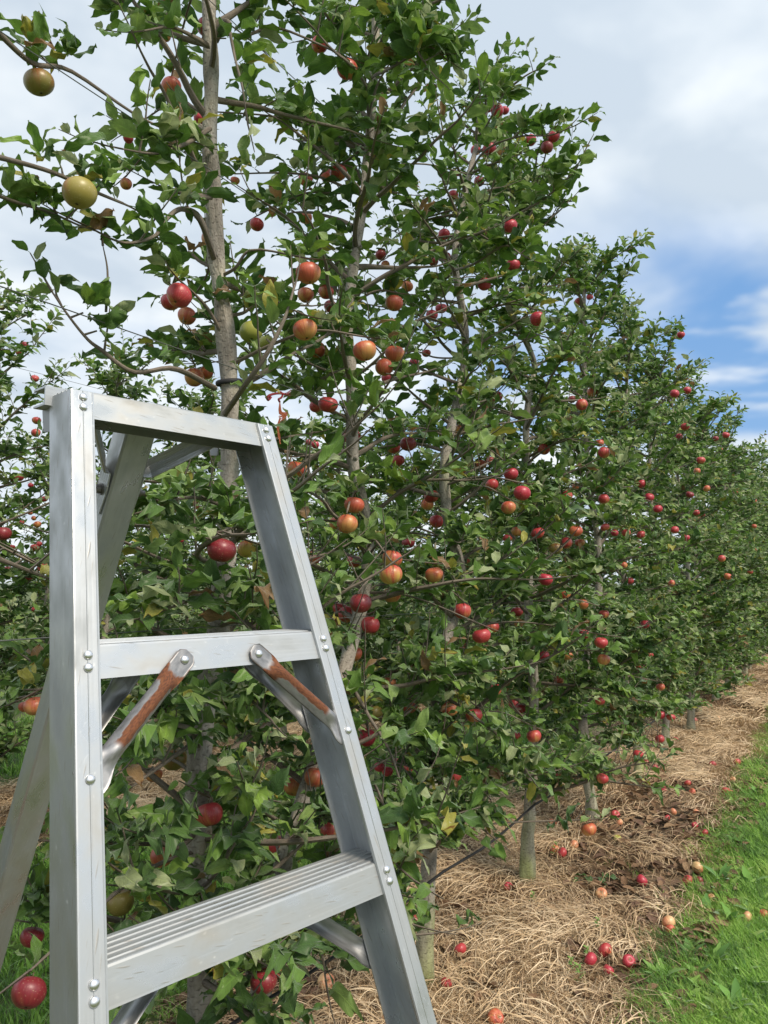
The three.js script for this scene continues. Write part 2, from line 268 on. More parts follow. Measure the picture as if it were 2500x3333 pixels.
{
  const spots = [[2180, 3290], [2290, 3250], [2400, 3300], [2150, 3205], [2250, 3130], [2330, 3150], [2220, 3060], [2420, 3180], [2470, 3080], [2300, 2990], [2380, 3010], [2350, 2880], [2440, 2890], [2330, 2800], [2400, 2760], [2470, 2800], [2420, 2680], [2380, 2640], [2470, 2600], [2440, 2540], [2340, 3320], [2450, 3230], [2200, 3330], [2270, 3200]];
  spots.forEach(([x, y], i) => { const v = onGround(x, y); v.y = groundH(sOf(v), pOf(v)) - 0.004; weeds.push({ x, y, mesh: rosette(v, 0.085 + rg() * 0.055, 5 + (i % 3), 900 + i, 'broadleaf_weed') }); });
  const leaves = [[], []]; for (let i = 0; i < 2600; i++) { const s = 1.8 + 11 * rg() * rg(), p = edgeNear(s) + 0.08 - (0.3 + 0.28 * s) * rg(), v = at(s, p, groundH(s, p) - 0.006); if (inView(v, 100) && nz(s * 1.7, p * 1.7, 9) > -0.15) leaves[i % 2].push({ m: place(v, rg() * 6.28, 0.045 + rg() * 0.075, 0.1 + rg() * 0.6, (rg() - 0.5) * 0.3), c: [lin(0.24, 0.40, 0.07), lin(0.17, 0.30, 0.05), lin(0.31, 0.44, 0.10), lin(0.13, 0.25, 0.06)][Math.floor(rg() * 4)] }); }
  leaves.forEach((l, i) => instanced('weed_leaves', weedGeo[i], new THREE.MeshPhysicalMaterial({ name: 'weed_leaf', roughness: 1, side: THREE.DoubleSide, transmission: 0.3, thickness: 0, clearcoat: 0.3, clearcoatRoughness: 0.45 }), l, ['upright dandelion like leaves standing in the turf', 'small rounded weed leaves mixed into the turf'][i], 'weeds'));
}
// thin upright weeds in the mulch
function stemWeed(v, h, seed, label) {
  const r = rngOf(seed), g = group('stem_weed'); g.position.copy(v); tag(g, label, 'weed');
  const pts = smooth([V(0, -0.01, 0), V(h * 0.08 * (r() - 0.5), h * 0.5, 0), V(h * 0.25 * (r() - 0.5), h, h * 0.1)], 6);
  part('stem', tube(pts, pts.map((_, i) => 0.0022 * (1 - i / 9)), 5), shootMat, g);
  const n = 14; const o = { pos: [], uv: [], idx: [] };
  for (let k = 0; k < n; k++) { const q = pts[Math.min(6, Math.floor(1 + k / n * 6))], a = k * 2.4, L = h * (0.32 - 0.012 * k), P = []; for (let i = 0; i <= 3; i++) { const t = i / 3; P.push(V(q.x + Math.cos(a) * L * t, q.y + L * (0.75 * t - 0.35 * t * t), q.z + Math.sin(a) * L * t)); } ribbon(o, P, 0.010, V(-Math.sin(a), 0.2, Math.cos(a)), false); }
  part('foliage', fin(o), weedMats[1], g);
}
[[1891, 3230, 0.11, 'bright green upright weed nearest the bottom edge in the mulch'], [1866, 3190, 0.09, 'small green weed just left of the tuft below the fallen red apples'], [1918, 3165, 0.09, 'thin green weed directly below the group of four fallen red apples'], [1808, 2800, 0.1, 'slender weed beside the two touching fallen apples by the third trunk'], [1632, 2830, 0.2, 'tall feathery green weed just left of the third trunk base'], [1612, 2800, 0.16, 'shorter feathery weed behind the tall one left of the third trunk'], [2110, 2580, 0.16, 'yellow-green weed in the mulch beyond the bent trunk base'], [2170, 2525, 0.15, 'upright weed left of the far fallen apples near the bare soil'], [1945, 3060, 0.08, 'tiny weed just above the four clustered fallen apples'], [1735, 2960, 0.08, 'small pale weed in the middle of the dead grass']].forEach(([x, y, h, l], i) => { const v = onGround(x, y); v.y = mulchH(sOf(v), pOf(v)); stemWeed(v, h, 50 + i, l); });
// the largest dry leaves are things of their own
[[1540, 3205], [1565, 3290], [1515, 2985], [1700, 3215], [1840, 3250], [1735, 3300], [2010, 3080], [1580, 3010], [1790, 2735], [1450, 3120], [1850, 3330], [2245, 2930], [2410, 2835], [2390, 2960], [1640, 3130], [1985, 2985]].forEach(([x, y], i) => { const v = onGround(x, y); v.y = mulchH(sOf(v), pOf(v)) + 0.022; const m = thing('dry_leaf', dryGeo[i % 4], new THREE.MeshStandardMaterial({ ...{ name: 'dry_leaf_tone', roughness: 0.85, side: THREE.DoubleSide, map: dryMat.map, color: DRY[i % 5] } })); m.position.copy(v); m.rotation.set((rg() - 0.5) * 0.8, rg() * 6.28, (rg() - 0.5) * 0.8); m.scale.setScalar(0.085 + rg() * 0.02); dryThings.push({ x, y, mesh: m }); });
// ---------------------------------------------------------------- apple leaves
function leafGeo(seed, nx, ny, { fold = 0.5, curl = 0.5, wave = 0.05, width = 0.27, petiole = 0.2, jag = 0 } = {}) {
  const r = rngOf(seed), o = { pos: [], uv: [], idx: [] }, ph = r() * 6, tw = (r() - 0.5) * 0.9, side = (r() - 0.5) * 0.25;
  for (let i = 0; i <= ny; i++) for (let j = -nx; j <= nx; j++) {
    const t = i / ny, q = j / nx;
    let w = width * Math.pow(Math.sin(Math.PI * Math.pow(0.03 + 0.955 * t, 0.84)), 0.74) * (1 - 0.12 * t); if (i === ny) w = 0.004;
    if (jag && Math.abs(j) === nx) w *= 1 + ((i % 2) ? jag : -jag * 0.4);
    const f = fold * (1 - 0.35 * t), x = q * w * Math.cos(f * 0.75), lift = (0.6 * Math.abs(q) + 0.4 * q * q) * w * Math.sin(f) - q * q * w * 0.12;
    const z = lift - curl * t * t * 0.55 + wave * Math.sin(t * 11 + ph + q * 2) * Math.abs(q) * (0.4 + t), y = petiole + (1 - petiole) * t * (1 - 0.16 * curl * curl * t);
    const a = tw * t * t; o.pos.push(x * Math.cos(a) - (z + curl * t * t * 0.55) * Math.sin(a) + side * t * t, y, z + x * Math.sin(a)); o.uv.push((q + 1) / 2, t);
    if (i < ny && j < nx) { const b = i * (2 * nx + 1) + j + nx, n = b + 2 * nx + 1; o.idx.push(b, b + 1, n, b + 1, n + 1, n); }
  }
  const b = o.pos.length / 3; o.pos.push(-0.014, 0, 0.03, 0.014, 0, 0.03, -0.011, petiole + 0.03, 0, 0.011, petiole + 0.03, 0); o.uv.push(0.49, 0.5, 0.51, 0.5, 0.49, 0.4, 0.51, 0.4); o.idx.push(b, b + 1, b + 2, b + 1, b + 3, b + 2);
  return fin(o);
}
const leafMap = (aged) => dataTex(128, 256, (u, v) => {
  const a = Math.abs(u - 0.5) * 2, vein = Math.abs(((v * 7 - a * 1.5) % 1 + 1) % 1 - 0.5), blot = tile(u, v, 4, 2 + aged * 9, 4), fine = tile(u, v, 20, 4, 2);
  let g = 0.74 + blot * 0.35 + fine * 0.14; let c = [g, g, g];
  c = mixc(c, [0.95, 1, 0.8], smoothstep(0.075 - a, 0, 0.05) * 0.75);
  c = mixc(c, [0.9, 0.95, 0.72], smoothstep(vein, 0.40, 0.5) * 0.22 * (1 - a * 0.5));
  if (aged) { const m = tile(u, v, 5, 21, 4) + smoothstep(a, 0.55, 1) * 0.25 + smoothstep(v, 0.72, 1) * 0.3 - 0.22, s = tile(u, v, 15, 13, 2); c = mixc(c, [1, 0.92, 0.42], clamp(m * 2 + 0.15, 0, 0.8)); c = mixc(c, [0.42, 0.2, 0.12], clamp((m - 0.16) * 6 + Math.max(0, s - 0.22) * 4, 0, 0.95)); }
  return c;
});
const leafBump = dataTex(128, 256, (u, v) => { const a = Math.abs(u - 0.5) * 2, vein = Math.abs(((v * 7 - a * 1.5) % 1 + 1) % 1 - 0.5); return 0.7 - smoothstep(vein, 0.36, 0.5) * 0.45 + 0.3 * tile(u, v, 12, 5, 3) - smoothstep(0.07 - a, 0, 0.06) * 0.4; });
const leafTex = [leafMap(0), leafMap(1)];
const leafStuff = (c, aged, dull, name) => new THREE.MeshPhysicalMaterial({ name, color: c, map: leafTex[aged], bumpMap: leafBump, bumpScale: 0.0012, roughness: 1, side: THREE.DoubleSide, transmission: 0.38, thickness: 0, clearcoat: dull ? 0.08 : 0.3, clearcoatRoughness: dull ? 0.6 : 0.3, specularIntensity: 0.7 });
// tones of leaf: dark, mid, fresh, pale underside, bluish dark, yellowed, browned
const LEAF = [lin(0.106, 0.222, 0.036), lin(0.168, 0.322, 0.048), lin(0.275, 0.455, 0.064), lin(0.42, 0.50, 0.24), lin(0.080, 0.175, 0.040), lin(0.43, 0.42, 0.07), lin(0.30, 0.18, 0.075), lin(0.26, 0.40, 0.10)];
const leafMats = LEAF.map((c, i) => leafStuff(c, i === 5 || i === 6 ? 1 : 0, i === 3 || i === 7, ['dark', 'mid', 'fresh', 'pale', 'deep', 'yellowed', 'browned', 'soft'][i] + '_leaf'));
const leafWhite = leafStuff(lin(1, 1, 1), 0, false, 'apple_leaf'), leafWhiteAged = leafStuff(lin(1, 1, 1), 1, false, 'aged_apple_leaf');
const nearLeaf = [0, 1, 2, 3, 4].map((i) => leafGeo(70 + i, 3, 12, { fold: [0.42, 0.22, 0.55, 0.34, 0.65][i], curl: [0.5, 0.9, 0.35, 1.15, 0.7][i], wave: [0.1, 0.16, 0.07, 0.13, 0.2][i], width: [0.242, 0.255, 0.22, 0.245, 0.228][i], petiole: 0.15, jag: 0.018 }));
const midLeaf = [0, 1, 2].map((i) => leafGeo(80 + i, 2, 6, { fold: [0.6, 0.35, 0.85][i], curl: [0.55, 1.05, 0.4][i], wave: 0.07, petiole: 0.15, width: [0.235, 0.25, 0.215][i] }));
const farLeaf = [0, 1].map((i) => leafGeo(90 + i, 1, 4, { fold: [0.6, 0.4][i], curl: [0.6, 1][i], wave: 0.05, petiole: 0.12, width: 0.235 }));

const _x = V(), _z = V();
function leafMatrix(pos, dir, roll, size, up = 1) {
  const y = dir.clone().normalize(); _z.set(0, up, 0).addScaledVector(y, -up * y.y); if (_z.lengthSq() < 0.02) _z.set(0.3, 0, 1).addScaledVector(y, -(0.3 * y.x + y.z)); _z.normalize().applyAxisAngle(y, roll);
  _x.crossVectors(y, _z); return new THREE.Matrix4().makeBasis(_x.clone().multiplyScalar(size), y.clone().multiplyScalar(size), _z.clone().multiplyScalar(size)).setPosition(pos);
}

// things that stay clear of leaves: the space round the ladder, and what was left uncovered in front of fruit and trunks by picking and pruning
const keepClear = [];       // { a, b, r } capsules from the eye side of a fruit or trunk piece
function nearLine(p, a, b) { const ab = b.clone().sub(a), t = clamp(p.clone().sub(a).dot(ab) / ab.lengthSq(), 0, 1); return p.distanceTo(a.clone().addScaledVector(ab, t)); }

class Tree {
  constructor(seed, o = {}) { this.r = rngOf(seed); this.seed = seed; this.leaves = []; this.branches = []; this.o = Object.assign({ leafSize: 0.104, density: 0.82, aged: 0.06, pale: 0.14, fresh: 0.2 }, o); }
  rnd(a, b) { return a + (b - a) * this.r(); }
  trunk(pts, rad) { this.path = smooth(pts, 64); this.rad = rad; this.top = this.path[64].y; const y0 = this.path[0].y; this.radii = this.path.map((q, i) => { const t = clamp((q.y - y0) / (this.top - y0), 0, 1); return lerp(rad[0], rad[1], t) * (1 + 0.45 * Math.exp(-(q.y - y0) * 9)) * (1 + 0.10 * nz(q.y * 5, this.seed, 2) + 0.14 * Math.max(0, nz(q.y * 11, this.seed * 3, 7))); }); return this; }
  onTrunk(y) { let k = 0; while (k < 63 && this.path[k + 1].y < y) k++; const a = this.path[k], b = this.path[k + 1]; return a.clone().lerp(b, clamp((y - a.y) / (b.y - a.y || 1), 0, 1)); }
  leafAt(pos, dir, sizeK = 1, young = 0) {
    const r = this.r, o = this.o, c = r(); let pal = c < 0.33 ? 0 : c < 0.62 ? 1 : c < 0.80 ? 4 : c < 0.80 + o.fresh * 0.5 ? 2 : 7;
    if (r() < o.pale + young * 0.35) pal = r() < 0.55 ? 3 : 7; if (r() < o.aged) pal = r() < 0.7 ? 5 : 6;
    const size = o.leafSize * sizeK * this.rnd(0.65, 1.25);
    this.leaves.push({ pos, pal, size, m: leafMatrix(pos, dir, this.rnd(-0.9, 0.9), size, r() < 0.12 ? -1 : 1) });
  }
  spur(p, out, n = 5, k = 1) { for (let i = 0; i < n; i++) { const a = i * 2.4 + this.r() * 1.5, d = V(Math.cos(a), this.rnd(-0.15, 0.8), Math.sin(a)).addScaledVector(out, 0.7); this.leafAt(p.clone().addScaledVector(out, this.rnd(0, 0.02)), d, k); } }
  shoot(p, dir, L, young = 0.5, geos = null) {
    const pts = [p.clone()], d = dir.clone().normalize(), n = Math.max(3, Math.round(L / 0.045)); for (let i = 1; i <= n; i++) { d.x += this.rnd(-0.12, 0.12); d.z += this.rnd(-0.12, 0.12); d.y += this.rnd(-0.02, 0.12); d.normalize(); pts.push(pts[i - 1].clone().addScaledVector(d, L / n)); }
    if (geos) geos.push(tube(pts, pts.map((_, i) => lerp(0.0034, 0.0014, i / n)), 4));
    const m = Math.round(L / 0.024 * this.o.density); for (let i = 1; i <= m; i++) { const t = i / m, f = t * n, k = Math.min(n - 1, Math.floor(f)), q = pts[k].clone().lerp(pts[k + 1], f - k), a = i * 2.4 + this.seed, tan = pts[k + 1].clone().sub(pts[k]).normalize(); const e = V(Math.cos(a), 0.15, Math.sin(a)).addScaledVector(tan, -tan.dot(V(Math.cos(a), 0.15, Math.sin(a)))).normalize(); this.leafAt(q, e.multiplyScalar(0.9).addScaledVector(tan, 0.55 + 0.5 * t), lerp(1, 0.55, Math.pow(t, 3)), young * t); }
    return pts;
  }
  // leaves, spurs and shoots along a branch
  dress(pts, geos, { from = 0.15, spurs = 1, shoots = 1, shootLen = 0.22, outward = null } = {}) {
    const n = pts.length - 1; let L = 0; for (let i = 0; i < n; i++) L += pts[i].distanceTo(pts[i + 1]);
    const pick = (t) => { const f = t * n, k = Math.min(n - 1, Math.floor(f)); return [pts[k].clone().lerp(pts[k + 1], f - k), pts[k + 1].clone().sub(pts[k]).normalize()]; };
    const ns = Math.round(L / 0.062 * spurs * this.o.density); for (let i = 0; i < ns; i++) { const [q, tan] = pick(lerp(from, 1, (i + this.r()) / ns)), a = this.r() * 6.28, out = V(Math.cos(a), this.rnd(0, 0.9), Math.sin(a)).normalize(), e = q.clone().addScaledVector(out, this.rnd(0.008, 0.04)); if (geos && this.r() < 0.6) geos.push(tube([q, e], [0.0035, 0.0025], 4)); this.spur(e, out.addScaledVector(tan, 0.3).normalize(), 4 + Math.floor(this.r() * 3)); }
    const nh = Math.round(L / 0.16 * shoots * this.o.density); for (let i = 0; i < nh; i++) { const [q, tan] = pick(lerp(from, 1, (i + this.r()) / nh)), a = this.r() * 6.28; const d = V(Math.cos(a) * 0.62, this.rnd(0.3, 1.4), Math.sin(a) * 0.62).addScaledVector(tan, 0.5); if (outward) d.addScaledVector(outward, 0.25); this.shoot(q, d, shootLen * this.rnd(0.5, 1.4), 0.5, geos); }
    const [e, tan] = pick(1); this.shoot(e, tan, shootLen * this.rnd(0.4, 0.9), 0.6, geos);
  }
  branch(y, az, L, elev, opt = {}) {
    const a = this.onTrunk(y), d = V(Math.cos(az) * Math.cos(elev), Math.sin(elev), Math.sin(az) * Math.cos(elev)), pts = [a.clone()], n = 7, geos = [];
    for (let i = 1; i <= n; i++) { d.x += this.rnd(-0.2, 0.2); d.z += this.rnd(-0.2, 0.2); d.y += this.rnd(-0.16, 0.12) + (opt.lift ?? 0); d.normalize(); const q = pts[i - 1].clone().addScaledVector(d, L / n); if (q.y < (this.o.hang ?? 0.6)) { q.y = Math.max(q.y, pts[i - 1].y + 0.004); d.y = Math.abs(d.y) * 0.4 + 0.05; } pts.push(q); }
    const r0 = lerp(0.007, 0.0135, clamp(L / 0.9, 0, 1)), sp = smooth(pts, 16); geos.push(tube(sp, sp.map((_, i) => lerp(r0, 0.003, i / 16)), 6, 0.25, this.seed + y));
    const k = lerp(1.55, 1, smoothstep(y, 1.5, 2.3)) * lerp(1, opt.thin ?? 1, smoothstep(y, 2.2, 2.9)); this.dress(sp, geos, { ...opt, spurs: (opt.spurs ?? 1) * k, shoots: (opt.shoots ?? 1) * k }); this.branches.push(mergeGeometries(geos)); return sp;
  }
  // a branch with a known course
  course(pts, r0, r1, opt = {}) { const sp = smooth(pts, Math.max(10, pts.length * 4)), geos = [tube(sp, sp.map((_, i) => 0.82 * lerp(r0, r1, i / (sp.length - 1))), 7, 0.3, this.seed)]; this.dress(sp, geos, opt); this.branches.push(mergeGeometries(geos)); return sp; }
  crown({ y0 = 0.5, step = 0.11, low = 0.75, high = 0.36, skip = () => false, upper = 0.7, opt = {} } = {}) {
    let k = this.r() * 6; for (let y = y0; y < this.top - 0.1; y += step * this.rnd(0.7, 1.3)) { k += 2.4 + this.rnd(-0.5, 0.5); if (skip(y, k)) continue; const t = (y - y0) / (this.top - y0); this.branch(y, k, lerp(low, high, t) * this.rnd(0.7, 1.2) * (y < 0.8 ? 0.82 : 1), lerp(0.30, upper, t * t) + this.rnd(-0.25, 0.35), opt); }
    const tip = this.path[64]; for (let i = 0; i < 5; i++) { const g = []; this.shoot(tip.clone().add(V(0, -0.05 * i, 0)), V(this.rnd(-0.5, 0.5), 1, this.rnd(-0.5, 0.5)), this.rnd(0.2, 0.4), 0.7, g); this.branches.push(g[0]); }
    return this;
  }
  build(name, label, { near = 0, mossBase = false, knots = 9, geos = midLeaf, mergeBranches = false, category = 'apple tree', grp = null, cull = true } = {}) {
    const root = group(name), base = this.path[0].clone(); base.y = 0; root.position.copy(base); tag(root, label, category, grp);
    const mv = (g) => g.translate(-base.x, 0, -base.z);
    const trunkGeos = [tube(this.path, this.radii, 16, 0.22, this.seed)];
    for (let i = 0; i < knots; i++) { const q = this.onTrunk(this.rnd(0.3, this.top * 0.85)), a = this.r() * 6.28, R = this.radii[Math.floor(q.y / this.top * 60)] ?? 0.03, d = V(Math.cos(a), 0.4, Math.sin(a)); const e = q.clone().addScaledVector(d, R * this.rnd(1.1, 1.9)); trunkGeos.push(tube([q, q.clone().lerp(e, 0.75), e], [R * 0.55, R * 0.42, R * 0.2], 8, 0.3, i)); }
    const tg = mv(mergeGeometries(trunkGeos)), tp = tg.attributes.position, tc = new Float32Array(tp.count * 3);
    for (let i = 0; i < tp.count; i++) { const y = tp.getY(i), n = fbm(tp.getX(i) * 14 + this.seed, y * 7, tp.getZ(i) * 14, 3), ms = (mossBase ? 1 : 0.45) * clamp(smoothstep(0.55 - y, 0, 0.5) * 0.9 + n * 1.5 - 0.12, 0, 1), pale = clamp(0.9 + n * 0.9 + 0.12 * nz(y * 3, this.seed), 0.55, 1.4); tc[i * 3] = lerp(pale, 0.62, ms); tc[i * 3 + 1] = lerp(pale, 0.78, ms); tc[i * 3 + 2] = lerp(pale, 0.30, ms); }
    tg.setAttribute('color', new THREE.BufferAttribute(tc, 3)); part('trunk', tg, trunkMat, root);
    if (mergeBranches) part('branches', mv(mergeGeometries(this.branches)), twigMat, root); else for (const b of this.branches) part('branch', mv(b), twigMat, root);
    let list = this.leaves;
    if (cull) list = list.filter((l) => { const tip = l.pos.clone().add(V(l.m.elements[4], l.m.elements[5], l.m.elements[6]).multiplyScalar(0.6)); for (const q of [l.pos, tip]) { if (Math.hypot(q.x, q.z) < (q.y > 2.1 ? 1.62 : 1.42) && q.y > 0.3 && q.y < 4) return false; for (const k of keepClear) if (this.hide(k, q, l)) return false; } return true; });
    for (const l of list) { l.m.elements[12] -= base.x; l.m.elements[14] -= base.z; }
    if (near) {
      for (const l of list) { const [x, y, z] = toPx(l.pos); l.score = x > -40 && x < 2540 && y > -40 && y < 3370 ? l.size / z * (pOf(l.pos) < pOf(base) + 0.1 ? 1 : 0.72) : -1; }
      const sorted = [...list].sort((a, b) => b.score - a.score), top = sorted.slice(0, near).filter((l) => l.score > 0), set = new Set(top);
      top.forEach((l, i) => { const m = part('leaf', nearLeaf[i % 5], leafMats[l.pal], root); m.matrix.copy(l.m); m.matrix.decompose(m.position, m.quaternion, m.scale); });
      list = list.filter((l) => !set.has(l));
    }
    const lists = geos.map(() => []), aged = []; list.forEach((l, i) => (l.pal === 5 || l.pal === 6 ? aged : lists[i % geos.length]).push({ m: l.m, c: LEAF[l.pal] }));
    lists.forEach((l, i) => l.length && instanced('foliage', geos[i], leafWhite, l, null, null, root)); if (aged.length) instanced('foliage', geos[0], leafWhiteAged, aged, null, null, root);
    return root;
  }
  hide(k, q, l) {
    if (k.line) return nearLine(q, k.a, k.b) < k.r;
    const [x, y, z] = toPx(q); if (z > k.z + 0.02) return false; const dx = x - k.x, dy = y - clamp(y, k.y0, k.y1), lim = k.r + FOCAL * l.size * (k.fruit ? 0.24 : 0.16) / z; return dx * dx + dy * dy < lim * lim && (Math.abs(Math.sin(l.pos.x * 931 + l.pos.y * 577)) < k.chance);
  }
}
// ---------------------------------------------------------------- the fruit: where each apple hangs (photograph pixels, radius, colour)
// R red with stripes, C crimson, D dark red, O orange red, Y yellow with a red cheek, G green, B brownish green; h: partly behind leaves; 2: on the row behind
const HANG = `126 268 50 B|259 629 55 K|539 120 18 Oh|674 90 34 Dh|558 283 34 Oh|652 388 22 Ch|418 450 14 C|411 599 20 Oh|765 588 16 Oh|1041 145 29 R|1130 226 36 R|995 585 25 Rh|1066 573 24 Rh|1102 564 29 R|690 780 35 Oh|836 731 24 Rh|995 708 22 Oh
582 962 43 R|554 983 32 R|609 1029 30 Oh|1004 889 41 O|996 961 28 O|1062 951 25 R|1076 998 22 Dh|993 1074 41 O|818 1081 38 Gh|867 1115 26 Gh|1032 1138 30 Oh|1187 1142 39 O|633 1228 32 Oh|671 1213 24 Oh
1618 360 22 C|1589 354 14 C|1643 360 15 C|1728 457 19 C|1802 445 21 C|1780 480 21 D|1593 486 23 C|1548 490 17 C|1559 591 17 D|1475 635 17 C|1491 565 9 Ch|1661 736 23 C|1446 763 20 C|1670 863 23 C|1576 925 23 C|1453 835 15 Ch|1410 851 18 Dh|1436 1004 20 C|1406 1026 20 C|1284 987 30 O|1325 933 20 Oh|1750 1038 25 C|1884 983 15 R|1919 967 11 C|2216 1090 13 C|1285 1151 32 O|1250 1195 29 O|1259 1232 17 C|1388 1150 15 R|1348 1179 15 Ch|1240 830 18 Dh|1255 862 15 Oh
1617 1290 19 Rh|1894 1317 20 R|1862 1300 14 Dh|1928 1276 17 O|2196 1281 15 C|2237 1271 13 C|2154 1307 10 O|2230 1389 14 R|2211 1420 11 C|2363 1416 12 R|2329 1428 10 D|1493 1399 17 O|1328 1445 26 D|1280 1454 23 Rh|1297 1499 21 R|1344 1390 17 Oh|1771 1462 20 R|1566 1512 18 O|1597 1500 14 Rh|1664 1543 23 C|1700 1605 27 C|1602 1578 21 R|1495 1533 20 Oh|1510 1588 18 Bh|1404 1616 24 R|1391 1641 21 Oh|1421 1697 23 R|1874 1582 12 O|2281 1498 14 R|2269 1533 11 O|2088 1576 15 C|2113 1618 15 C|2141 1656 15 C|2245 1610 13 D|2301 1590 11 O|2086 1740 14 R|2088 1790 13 Rh|1875 1728 22 O|1750 1735 22 R|1652 1752 15 Rh|1808 1786 21 B|1843 1767 20 R|1887 1766 16 Oh|1329 1767 21 Dh|1276 1820 32 Y|1273 1870 36 Y|1276 1936 30 Oh|1413 1871 30 O|1776 1886 23 C|1811 1899 19 Gh|1506 1988 27 R|1683 1991 19 Rh|1568 2070 29 R|1603 2042 22 R|1521 1829 13 Rh|1838 1936 19 Oh|1896 1966 19 Oh|2100 2032 15 C|2349 1818 12 R|2369 1876 12 O|1819 2215 15 O|1269 2226 26 Oh|1544 2328 27 R|1465 2306 28 Oh|1333 2294 27 Rh|1695 2306 19 R|1672 2290 17 Rh|1510 2102 13 Rh
2346 1465 8 R|2395 1601 8 O|2455 1630 8 R|2455 1713 8 O|2441 1861 9 R|2312 1925 8 C|2267 1669 11 R|2286 1676 9 C|2461 1790 7 O|2470 1700 6 R|2420 1570 7 C
968 1526 33 Y|1145 1422 29 R|1153 1644 32 O|1130 1705 34 O|1093 1703 22 Oh|1029 1322 22 R|1068 1317 31 R|720 1790 48 D|803 1787 30 Y|1153 1827 24 Rh|1025 1820 18 Rh|1173 1963 35 D|1130 2000 29 Rh|1108 1982 24 R|1206 2034 30 R|1149 2128 29 O|1219 2322 27 Bh|11 1737 25 D|147 1842 24 Rh|113 2298 33 O|83 2300 22 Oh
1194 2400 29 C|565 2470 38 Bh|500 2522 26 Oh|957 2560 32 O|1025 2530 33 O|682 2650 42 R|527 2786 35 O|900 2748 27 Rh|1077 2700 32 Rh|392 2937 40 B|95 3230 52 D|105 3050 34 Dh|859 3193 42 Dh|1235 2496 17 C|1480 2524 21 Rh|1261 2511 18 C|1330 2500 17 Rh|1290 2480 14 Rh|1683 2394 12 Rh
78 1124 15 R2|64 1147 13 R2|113 1232 14 R2|119 1369 14 R2|117 1409 15 R2|62 1554 15 R2|100 1580 9 C2|145 1624 11 R2|98 1670 8 O2|110 1687 8 O2|122 1707 12 O2|113 1783 14 R2|128 1770 9 R2|26 1856 14 R2|93 1882 12 R2|113 1983 10 C2|32 1924 9 R2|6 2128 10 O2|95 2050 9 C2|1026 1447 13 C2|1045 1636 9 O2|1005 1440 11 D2|640 1650 10 O2|1010 1800 9 R2|70 1700 8 R2|40 1780 9 R2|20 1985 9 C2|590 1760 9 C2`;
const apples = [];
for (const w of HANG.split(/[|\n]/)) {
  const [x, y, r, f] = w.trim().split(' '), a = { x: +x, y: +y, r: +r, tone: f[0], hid: f.includes('h'), row: f.includes('2') ? 2 : 1 };
  const zOfP = (p) => p / (0.509 - 0.861 * (a.x - 1250) / FOCAL);
  if (a.row === 1) { const pz = a.hid ? 0.0385 : 0.037; a.z = clamp(FOCAL * pz / a.r, zOfP(a.x > 2050 ? 1.05 : 0.98), zOfP(a.hid ? 2.15 : 1.95)); } else a.z = clamp(FOCAL * 0.036 / a.r, zOfP(4.4), zOfP(5.6));
  a.pos = onDepth(a.x, a.y, a.z); a.rad = clamp(a.r * a.z / FOCAL * 1.02, 0.017, 0.046); apples.push(a);
  if (!a.hid) keepClear.push({ x: a.x, y0: a.y, y1: a.y, r: a.r * 0.95, z: a.z, chance: 1, fruit: 1 }); else keepClear.push({ x: a.x + a.r * 0.2, y0: a.y, y1: a.y, r: a.r * 0.74, z: a.z, chance: 0.97, fruit: 1 });
}
{ const r = rngOf(808), tones = 'ROCRRORCO'; let n = 0; for (let i = 0; i < 400 && n < 36; i++) { const s = i < 150 ? 3.4 + r() * 4 : 6 + 9 * r(), pos = at(s, 1.02 + r() * 0.6, 0.55 + 2.9 * r() * (0.5 + 0.5 * r())), [x, y, z] = toPx(pos); if (x > 2505 || x < 1250 || y < 1000 || apples.some((a) => Math.hypot(a.x - x, a.y - y) < 34)) continue; n++; const rad = 0.03 + r() * 0.006; apples.push({ x, y, r: FOCAL * rad / z, tone: tones[Math.floor(r() * 9)], hid: true, row: 1, z, pos, rad }); if (r() < 0.6) keepClear.push({ x, y0: y, y1: y, r: FOCAL * rad / z * 0.7, z, chance: 0.97 }); } }
const ladderO = V(-0.2644, EYE + 0.2206, -0.998), LU = V(0.68802, 0, -0.72569), LV = V(-0.22124, 0.95239, -0.20976), LW = V(-0.69115, -0.30487, -0.65527);   // ladder axes: across, up the frame, away through it
const onLadder = (u, v, w) => ladderO.clone().addScaledVector(LU, u).addScaledVector(LV, v).addScaledVector(LW, w);
const LN = V(-0.72569, 0, -0.68802), legTop = V(ladderO.x, ladderO.y, ladderO.z).addScaledVector(LN, 0.102), legFoot = V(ladderO.x, 0.0, ladderO.z).addScaledVector(LN, 1.15);
keepClear.push({ line: true, a: legTop, b: legFoot, r: 0.10 }, { line: true, a: onLadder(0.14, 0, 0.03), b: onLadder(0.32, -2, 0.03), r: 0.13 }, { line: true, a: onLadder(-0.14, 0, 0.03), b: onLadder(-0.32, -2, 0.03), r: 0.13 });
